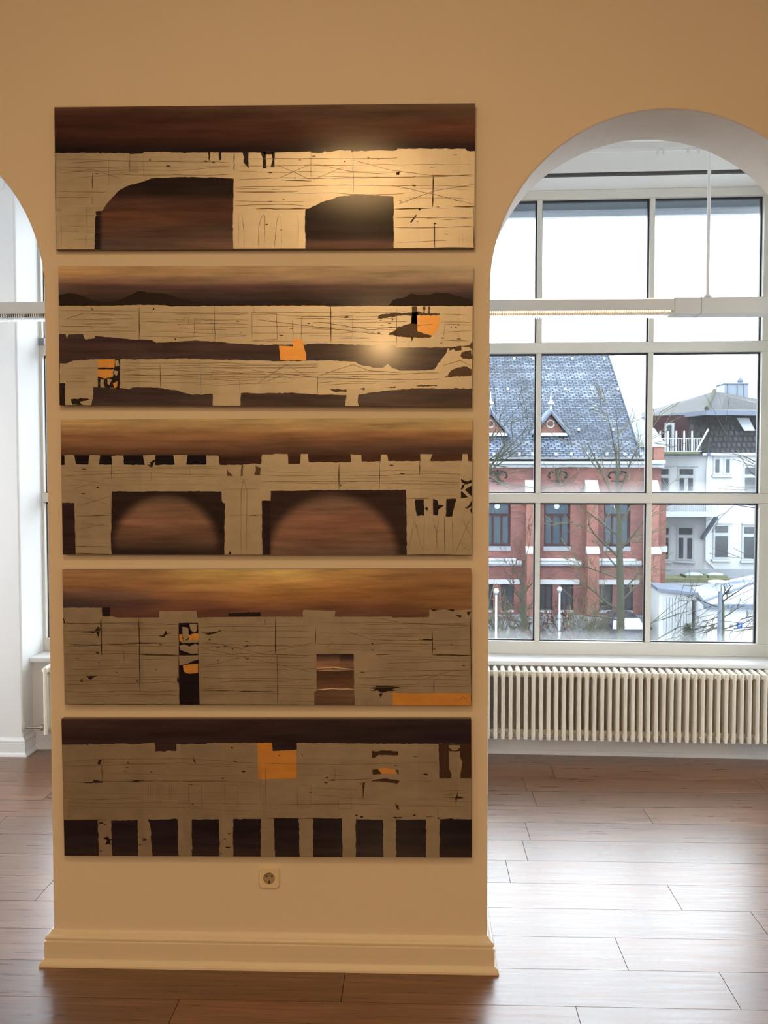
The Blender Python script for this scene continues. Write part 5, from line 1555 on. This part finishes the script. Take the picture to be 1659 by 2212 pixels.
shed = tag(empty('white_shed', at(1460, 1390, 46)), 'white wooden shed with wide doors beside the brick hall', 'shed')
SH = Plane((at(1423, 1300, 46).x, 46.0), math.radians(-4))
a0, zt0 = SH.sz(1424, 1276); a1, _ = SH.sz(1495, 1286)
zt1 = SH.sz(1498, 1286)[1]
V = [SH.p(s, t, z) for t in (0, 2.4) for s, z in ((a0, GZ), (a1, GZ), (a1, zt1), (a0, zt0))]
mesh_obj('body', (V, [(0, 1, 2, 3), (7, 6, 5, 4), (0, 4, 5, 1), (1, 5, 6, 2), (2, 6, 7, 3), (3, 7, 4, 0)]), M_WHITE, shed)
V = [SH.p(s, t, z + dz) for dz in (0.0, .14) for t in (-.25, 2.5) for s, z in ((a0 - .1, zt0), (a1 + .25, zt1))]
mesh_obj('roof', (V, [(0, 1, 3, 2), (4, 6, 7, 5), (0, 4, 5, 1), (2, 3, 7, 6), (0, 2, 6, 4), (1, 5, 7, 3)]), M_POST, shed)
zd = SH.sz(1470, 1291)[1]
for k in range(9):
    sa = SH.sz(1433, 1330)[0] + k * (SH.sz(1489, 1330)[0] - SH.sz(1433, 1330)[0]) / 9
    sb = SH.sz(1433, 1330)[0] + (k + 1) * (SH.sz(1489, 1330)[0] - SH.sz(1433, 1330)[0]) / 9
    mesh_obj('board', SH.box(sa + .012, sb - .012, -.05, 0.01, GZ + .1, zd), M_WHITE2, shed)
mesh_obj('handle', SH.pbox(1459, 1325, 1460.2, 1332, -.10, -.05), M_IRON, shed)

anx = tag(empty('hipped_annex', at(1600, 1390, 46)), 'low white annex with striped blue metal roof at right', 'outbuilding')
A = at(1523, 1301, 44); B = at(1494, 1272, 51); C = at(1650, 1241, 54.0); D = at(1650, 1254, 49.5); E2 = at(1720, 1254, 49.5); F = at(1720, 1303, 44.0)
M_RIBD = M_POST


def ribbed(name, q, n, mat, mat2, parent):
    r = roof_obj(name, [q], mat, parent, .08)
    q = [Vector(a) for a in q]
    nn = (q[1] - q[0]).cross(q[3] - q[0]).normalized()
    if nn.z < 0: nn = -nn
    for k in range(1, n):
        t = k / n
        a = q[0].lerp(q[1], t) + nn * .05
        b = q[3].lerp(q[2], t) + nn * .05
        mesh_obj('rib', tube([a, b], .045, 4), mat2, r)
    return r


M_SHEET = plain_o('pale_roof_sheet', (0.50, 0.54, 0.58), 0.5, var=.08, scale=1)
M_SHEETB = plain_o('blue_roof_sheet', (0.17, 0.21, 0.29), 0.5, var=.12, scale=1)
ribbed('side_roof', [A, B, C, D], 2, M_SHEETB, M_POST, anx)
qa = [B, A, D, C]
rr_ = ribbed('side_roof_battens', [qa[0] + Vector((0, 0, .02)), qa[1] + Vector((0, 0, .02)), qa[2] + Vector((0, 0, .02)), qa[3] + Vector((0, 0, .02))], 13, M_SHEETB, M_SHEET, anx)
ribbed('front_roof', [A, F, E2, D], 5, M_SHEET, M_GUTTER, anx)
AX = Plane((A.x, 44.2), 0)
sF = AX.sz(1720, 1300)[0]
mesh_obj('wall', AX.box(.15, sF, 0, 5, GZ, A.z - .2), M_WHITE, anx)
mesh_obj('gutter', AX.box(0, sF, -.25, .05, A.z - .28, A.z - .08), M_POST, anx)
mesh_obj('fascia', AX.box(.1, sF, -.06, .0, AX.sz(1560, 1318)[1], AX.sz(1560, 1309)[1]), M_GUTTER, anx)
gw = [Vector((A.x + .15, 44.25, GZ)), Vector((B.x + .2, 50.8, GZ)), Vector((B.x + .2, 50.8, B.z - .25)), Vector((A.x + .15, 44.25, A.z - .25))]
V = gw + [v + Vector((.2, 0, 0)) for v in gw]
mesh_obj('gable_wall', (V, [(0, 1, 2, 3), (4, 7, 6, 5), (0, 4, 5, 1), (1, 5, 6, 2), (2, 6, 7, 3), (3, 7, 4, 0)]), M_WHITE, anx)
mesh_obj('barge_board', tube([A + Vector((0, -.05, -.05)), B + Vector((0, 0, -.05))], .10, 6), M_POST, anx)

# ---- street furniture
lq = at(1555, 1300, 38)
sl = tag(empty('street_lamp', (lq.x, 38, GZ)), 'tall grey street lamp with a flat disc hood', 'street lamp')
ztp = at(1555, 1276, 38).z
mesh_obj('post', tube([(lq.x, 38, GZ), (lq.x, 38, ztp - 2.0), (lq.x, 38, ztp)], [.10, .085, .075], 12), M_POST, sl, smooth=True)
zc0, zc1 = at(1555, 1277, 38).z, at(1555, 1259, 38).z
cxl = at(1551, 1265, 38).x
mesh_obj('lantern', lathe((cxl, 38, zc0), [(.085, 0), (.10, .03), (.10, zc1 - zc0)], 14), M_LAMPG, sl, smooth=True)
mesh_obj('hood', lathe((cxl, 38, zc1), [(.12, -.0), (.37, .03), (.36, .07), (.05, .11)], 24), M_SIGNW, sl, smooth=True)

for px, py, Y, lab in ((1209, 1273, 44, 'globe lamp on a slim post before the brick hall wall'), (1072, 1277, 39.2, 'globe lamp on a slim post amid the bushes at left')):
    gq = at(px, py, Y)
    g = tag(empty('globe_lamp', (gq.x, Y, GZ)), lab, 'street lamp', 'globe lamps by the brick hall')
    mesh_obj('post', tube([(gq.x, Y, GZ), (gq.x, Y, gq.z - .1)], [.05, .04], 8), M_LAMPG, g)
    mesh_obj('globe', sphere((gq.x, Y, gq.z), .11), M_LAMPG, g, smooth=True)
    mesh_obj('collar', lathe((gq.x, Y, gq.z - .14), [(.05, 0), (.09, .03), (.04, .06)], 10), M_POST, g)

sg = at(1597.5, 1350.5, 43)
sgn = tag(empty('parking_sign', (sg.x, 43, GZ)), 'square blue parking sign with a white letter P', 'sign')
mesh_obj('post', tube([(sg.x, 43.03, GZ), (sg.x, 43.03, sg.z + .1)], .022, 8), M_LAMPG, sgn)
hw = (at(1603.5, 1350, 43).x - at(1592, 1350, 43).x) / 2
mesh_obj('plate', wbox(sg.x - hw, sg.x + hw, 42.985, 43.005, sg.z - hw, sg.z + hw), M_BLUE, sgn)
SG = Plane((sg.x, 42.98), 0)
k = hw
bowl = [SG.p(.05 * k + .42 * k * math.cos(a), -.004, sg.z + .26 * k + .34 * k * math.sin(a)) for a in [-math.pi / 2 + math.pi * i / 10 for i in range(11)]]
mesh_obj('letter', join(SG.box(-.42 * k, -.16 * k, -.012, .0, sg.z - .68 * k, sg.z + .68 * k), SG.box(-.16 * k, .10 * k, -.012, 0, sg.z + .46 * k, sg.z + .68 * k), SG.box(-.16 * k, .10 * k, -.012, 0, sg.z - .16 * k, sg.z + .06 * k),
                        tube([SG.p(.05 * k, -.004, sg.z - .05 * k), SG.p(.30 * k, -.004, sg.z + .02 * k), SG.p(.42 * k, -.004, sg.z + .26 * k), SG.p(.30 * k, -.004, sg.z + .50 * k), SG.p(.05 * k, -.004, sg.z + .57 * k)], .11 * k, 6)), M_SIGNW, sgn)['kind'] = 'stuff'

# ---- parked car seen from the front
cq = at(1352, 1340, 46.6)
car = tag(empty('car', (cq.x, 46.6, GZ)), 'dark parked car with frosted windscreen beneath the tall tree', 'car')
cw = .88


def loft(sections, mat, name, parent, smooth=True):
    """sections: list of lists of points (same length)"""
    n = len(sections[0])
    V = [Vector(q) for s in sections for q in s]
    Fc = []
    for i in range(len(sections) - 1):
        for j in range(n):
            k = (j + 1) % n
            Fc.append((i * n + j, i * n + k, (i + 1) * n + k, (i + 1) * n + j))
    Fc.append(tuple(range(n))[::-1]); Fc.append(tuple((len(sections) - 1) * n + j for j in range(n)))
    return mesh_obj(name, (V, Fc), mat, parent, smooth=smooth)


def carsec(y, w, z0, z1, r=.16):
    return [(cq.x - w + r, y, GZ + z1), (cq.x - w, y, GZ + z1 - r), (cq.x - w, y, GZ + z0), (cq.x + w, y, GZ + z0), (cq.x + w, y, GZ + z1 - r), (cq.x + w - r, y, GZ + z1)]


loft([carsec(44.7, .72, .32, .62), carsec(44.85, .84, .25, .74), carsec(45.9, cw, .22, .92), carsec(47.8, cw, .22, .98), carsec(48.7, .84, .26, .95), carsec(48.8, .74, .4, .85)], M_CAR, 'body', car)
loft([carsec(45.85, .80, .90, .95, .02), carsec(46.6, .66, .9, 1.44, .12), carsec(48.2, .66, .9, 1.48, .12), carsec(48.65, .72, .9, 1.0, .04)], M_CAR, 'cabin', car)
V = [(cq.x + s * w, y - .02, GZ + z) for s in (-1, 1) for w, y, z in ((.74, 45.88, .98), (.60, 46.50, 1.38))]
V = V + [(a, b + .03, c + .02) for a, b, c in V]
mesh_obj('windscreen', (V, [(0, 2, 3, 1), (4, 5, 7, 6), (0, 1, 5, 4), (2, 6, 7, 3), (0, 4, 6, 2), (1, 3, 7, 5)]), M_FROST, car)
for sgn_ in (-1, 1):
    for y in (45.5, 47.9):
        mesh_obj('wheel', tube([(cq.x + sgn_ * .70, y, GZ + .31), (cq.x + sgn_ * .90, y, GZ + .31)], .31, 16), M_TYRE, car)
    mesh_obj('headlamp', sphere((cq.x + sgn_ * .60, 44.78, GZ + .60), .12, 10, 6, (1.2, .5, .7)), M_LAMPG, car, smooth=True)
    mesh_obj('mirror', sphere((cq.x + sgn_ * .98, 46.0, GZ + 1.0), .10, 8, 6, (1.1, .6, .8)), M_CAR, car, smooth=True)


# ---- bare trees and bushes
def grow(R, base, direction, length, radius, depth, spread, out, twist=0.35, up=0.10, kids=(3, 5), shrink=.62, side=None):
    p = Vector(base); d = Vector(direction).normalized()
    n = 4
    pts, rad = [p.copy()], [radius]
    nodes = []
    for i in range(n):
        d = (d + Vector((R.gauss(0, twist * .3), R.gauss(0, twist * .3), R.gauss(0, twist * .2) + up * .3))).normalized()
        p = p + d * (length / n)
        pts.append(p.copy()); rad.append(max(.006, radius * (1 - .62 * (i + 1) / n)))
        nodes.append((p.copy(), d.copy(), rad[-1]))
    out.append((pts, rad))
    if depth <= 0: return
    for _ in range(R.randint(*kids)):
        q, dd, rr = nodes[R.randint(0, n - 1)]
        ax = Vector((R.gauss(0, 1), R.gauss(0, 1), R.gauss(0, .5))).normalized()
        nd = (dd + ax * spread).normalized()
        if side is not None: nd = (nd + Vector(side) * .25).normalized()
        grow(R, q, nd, length * shrink * R.uniform(.7, 1.15), max(.007, rr * .72), depth - 1, spread, out, twist, up, kids, shrink, side)


def tree(label, px, Y, trunk_pts, boughs, seed, tw=M_TWIG, bark=M_BARK, depth=3, r0=.12, name='bare_tree', twig_r=.011, cat='tree', group='bare trees outside'):
    """trunk_pts: (px, py) up the trunk; boughs: (px, py) from -> to"""
    R = random.Random(seed)
    g = at(px, 1400, Y)
    t = tag(empty(name, (g.x, Y, GZ)), label, cat, group)
    P = [Vector((g.x, Y, GZ))] + [at(a, b, Y) for a, b in trunk_pts]
    n = len(P)
    mesh_obj('trunk', tube(P, [r0 * (1 - .86 * (i / (n - 1)) ** 1.2) for i in range(n)], 9), bark, t, smooth=True)
    big, small = [], []
    for (x0, y0, x1, y1, r) in boughs:
        a = at(x0, y0, Y); b = at(x1, y1, Y + R.uniform(-1.2, 1.2))
        out = []
        d = b - a
        grow(R, a, d, d.length, r, depth, .75, out, twist=.22, up=.05, kids=(2, 4))
        big.append(out[0]); small += out[1:]
    tag(mesh_obj('boughs', join(*[tube(a, b, 6) for a, b in big]), bark, t, smooth=True), kind='stuff')
    if small: tag(mesh_obj('twigs', join(*[tube(a, [max(twig_r * .6, q) for q in b], 4, False) for a, b in small]), tw, t), kind='stuff')
    return t


tree('tall bare tree standing before the brick hall', 1341, 38, [(1341, 1330), (1339, 1220), (1338, 1150), (1336, 1090), (1333, 1030), (1331, 960)],
     [(1338, 1205, 1270, 1130, .05), (1339, 1190, 1392, 1120, .05), (1338, 1160, 1250, 1090, .045), (1337, 1140, 1390, 1040, .045), (1336, 1110, 1270, 960, .05), (1334, 1050, 1350, 900, .045), (1335, 1080, 1375, 960, .04), (1332, 1000, 1318, 900, .03),
      (1340, 1300, 1385, 1265, .04), (1340, 1320, 1230, 1260, .05), (1340, 1250, 1270, 1235, .04), (1340, 1340, 1260, 1330, .04), (1339, 1230, 1300, 1190, .035), (1340, 1280, 1395, 1230, .035), (1338, 1170, 1392, 1180, .03)], 3, depth=3, r0=.17, twig_r=.016)
tree('short pruned tree with ivy green trunk in the hedge', 1133, 41, [(1132, 1340), (1128, 1300), (1130, 1262), (1124, 1240)],
     [(1130, 1330, 1095, 1300, .04), (1131, 1320, 1165, 1300, .04), (1128, 1290, 1090, 1250, .035), (1129, 1285, 1158, 1240, .035), (1126, 1262, 1105, 1200, .03), (1127, 1250, 1140, 1180, .03), (1130, 1345, 1080, 1330, .035), (1131, 1300, 1100, 1275, .03)], 5, tw=M_TWIGR, depth=3, r0=.16, bark=M_BARK)
tree('bare tree whose branches reach in from behind the pier', 1000, 30, [(1000, 1300), (1004, 1180), (1000, 1080), (996, 1000)],
     [(1002, 1060, 1075, 930, .05), (1002, 1080, 1100, 960, .055), (1000, 1000, 1060, 890, .04), (1003, 990, 1090, 1015, .05), (1003, 1000, 1120, 1060, .05), (998, 1020, 1085, 1040, .04)], 8, depth=3, r0=.20, tw=M_BARK)
tree('bare young tree behind the grey street lamp', 1560, 39.5, [(1560, 1350), (1561, 1310), (1558, 1285), (1557, 1264)],
     [(1560, 1330, 1520, 1340, .03), (1561, 1315, 1520, 1300, .03), (1560, 1300, 1600, 1270, .035), (1560, 1335, 1600, 1315, .03), (1560, 1350, 1510, 1365, .03), (1559, 1290, 1580, 1265, .03), (1560, 1360, 1600, 1345, .03), (1560, 1345, 1500, 1350, .03)], 21, tw=M_BARKD, depth=3, r0=.11)
tree('bare tree whose branches reach in from the right', 1745, 27, [(1745, 1300), (1742, 1150), (1740, 1050)],
     [(1742, 1120, 1625, 1030, .03), (1743, 1060, 1605, 1000, .03), (1743, 1200, 1610, 1190, .028), (1744, 1300, 1600, 1330, .03), (1744, 1340, 1590, 1370, .03), (1742, 1100, 1590, 1100, .025)], 31, tw=M_BARKD, bark=M_BARKD, depth=2, r0=.18, twig_r=.008)
# a long low branch in front of the white shed belongs to a tree beneath the window
tree('bare tree below the window with low sweeping boughs', 1330, 24, [(1335, 1480), (1338, 1440), (1340, 1420)],
     [(1340, 1430, 1470, 1360, .03), (1340, 1440, 1490, 1390, .03), (1338, 1430, 1250, 1355, .025), (1338, 1440, 1200, 1400, .02), (1340, 1425, 1420, 1310, .02)], 41, tw=M_BARK, bark=M_BARK, depth=2, r0=.09, twig_r=.008)


def bush(label, px, Y, w, h, n, seed, mat, leaf=None):
    R = random.Random(seed)
    g = at(px, 1380, Y)
    b = tag(empty('bush', (g.x, Y, GZ)), label, 'bush', 'bare bushes in front of the brick hall')
    out = []
    for _ in range(n):
        p0 = Vector((g.x + R.gauss(0, w * .4), Y + R.gauss(0, .3), GZ))
        grow(R, p0, (R.gauss(0, .5), R.gauss(0, .3), 1), h * R.uniform(.6, 1.1), .018, 2, .7, out, twist=.4, up=.1, kids=(2, 4), shrink=.6)
    tag(mesh_obj('stems', join(*[tube(a, [max(.012, q) for q in c], 4, False) for a, c in out]), mat, b), kind='stuff')
    if leaf:
        lv = []
        for a, c in out:
            for q in a[1:]:
                if R.random() < .35:
                    u = Vector((R.gauss(0, .05), R.gauss(0, .05), R.gauss(0, .05))); v = Vector((R.gauss(0, .05), R.gauss(0, .05), R.gauss(0, .05)))
                    lv.append(([q - u, q + v, q + u, q - v], [(0, 1, 2, 3)]))
        tag(mesh_obj('leaves', join(*lv), leaf, b), kind='stuff')


bush('twiggy bush at the left end of the hedge', 1082, 45.6, 0.9, 2.0, 20, 51, M_TWIG)
bush('rust brown leafy bush beside the ivy trunk', 1146, 42.9, .35, 1.7, 12, 52, M_TWIGR, M_DRY)
bush('dark brown bush behind the globe lamp', 1216, 46.6, .4, 1.5, 10, 53, M_TWIGR, M_DRY)
bush('pale twiggy bush between lamp and car', 1268, 44.2, .7, 1.9, 18, 54, M_TWIG)
bush('small brown bush just left of the globe lamp', 1190, 40.5, .3, 1.6, 7, 55, M_TWIGR, M_DRY)
# clipped conifer by the shed
cg = at(1485, 1372, 36)
con = tag(empty('dwarf_conifer', (cg.x, 36, GZ)), 'small pointed conifer in front of the white shed', 'conifer')
R = random.Random(9)
top = at(1485, 1351, 36).z
lv = []
for k in range(700):
    h = R.random() ** 1.3
    r = .95 * (1 - h) * R.uniform(.55, 1.0) + .02
    a = R.uniform(0, 2 * math.pi)
    z = GZ + .2 + (top - GZ - .2) * h
    q = Vector((cg.x + r * math.cos(a), 36 + r * math.sin(a), z))
    o = Vector((math.cos(a) * .16, math.sin(a) * .16, .12)); s_ = Vector((-math.sin(a) * .05, math.cos(a) * .05, 0))
    lv.append(([q - s_, q + o, q + s_, q + Vector((0, 0, -.06))], [(0, 1, 2), (0, 2, 3)]))
tag(mesh_obj('needles', join(*lv), M_IVY, con), kind='stuff')
mesh_obj('trunk', tube([(cg.x, 36, GZ), (cg.x, 36, top - .3)], [.07, .02], 6), M_BARKD, con)
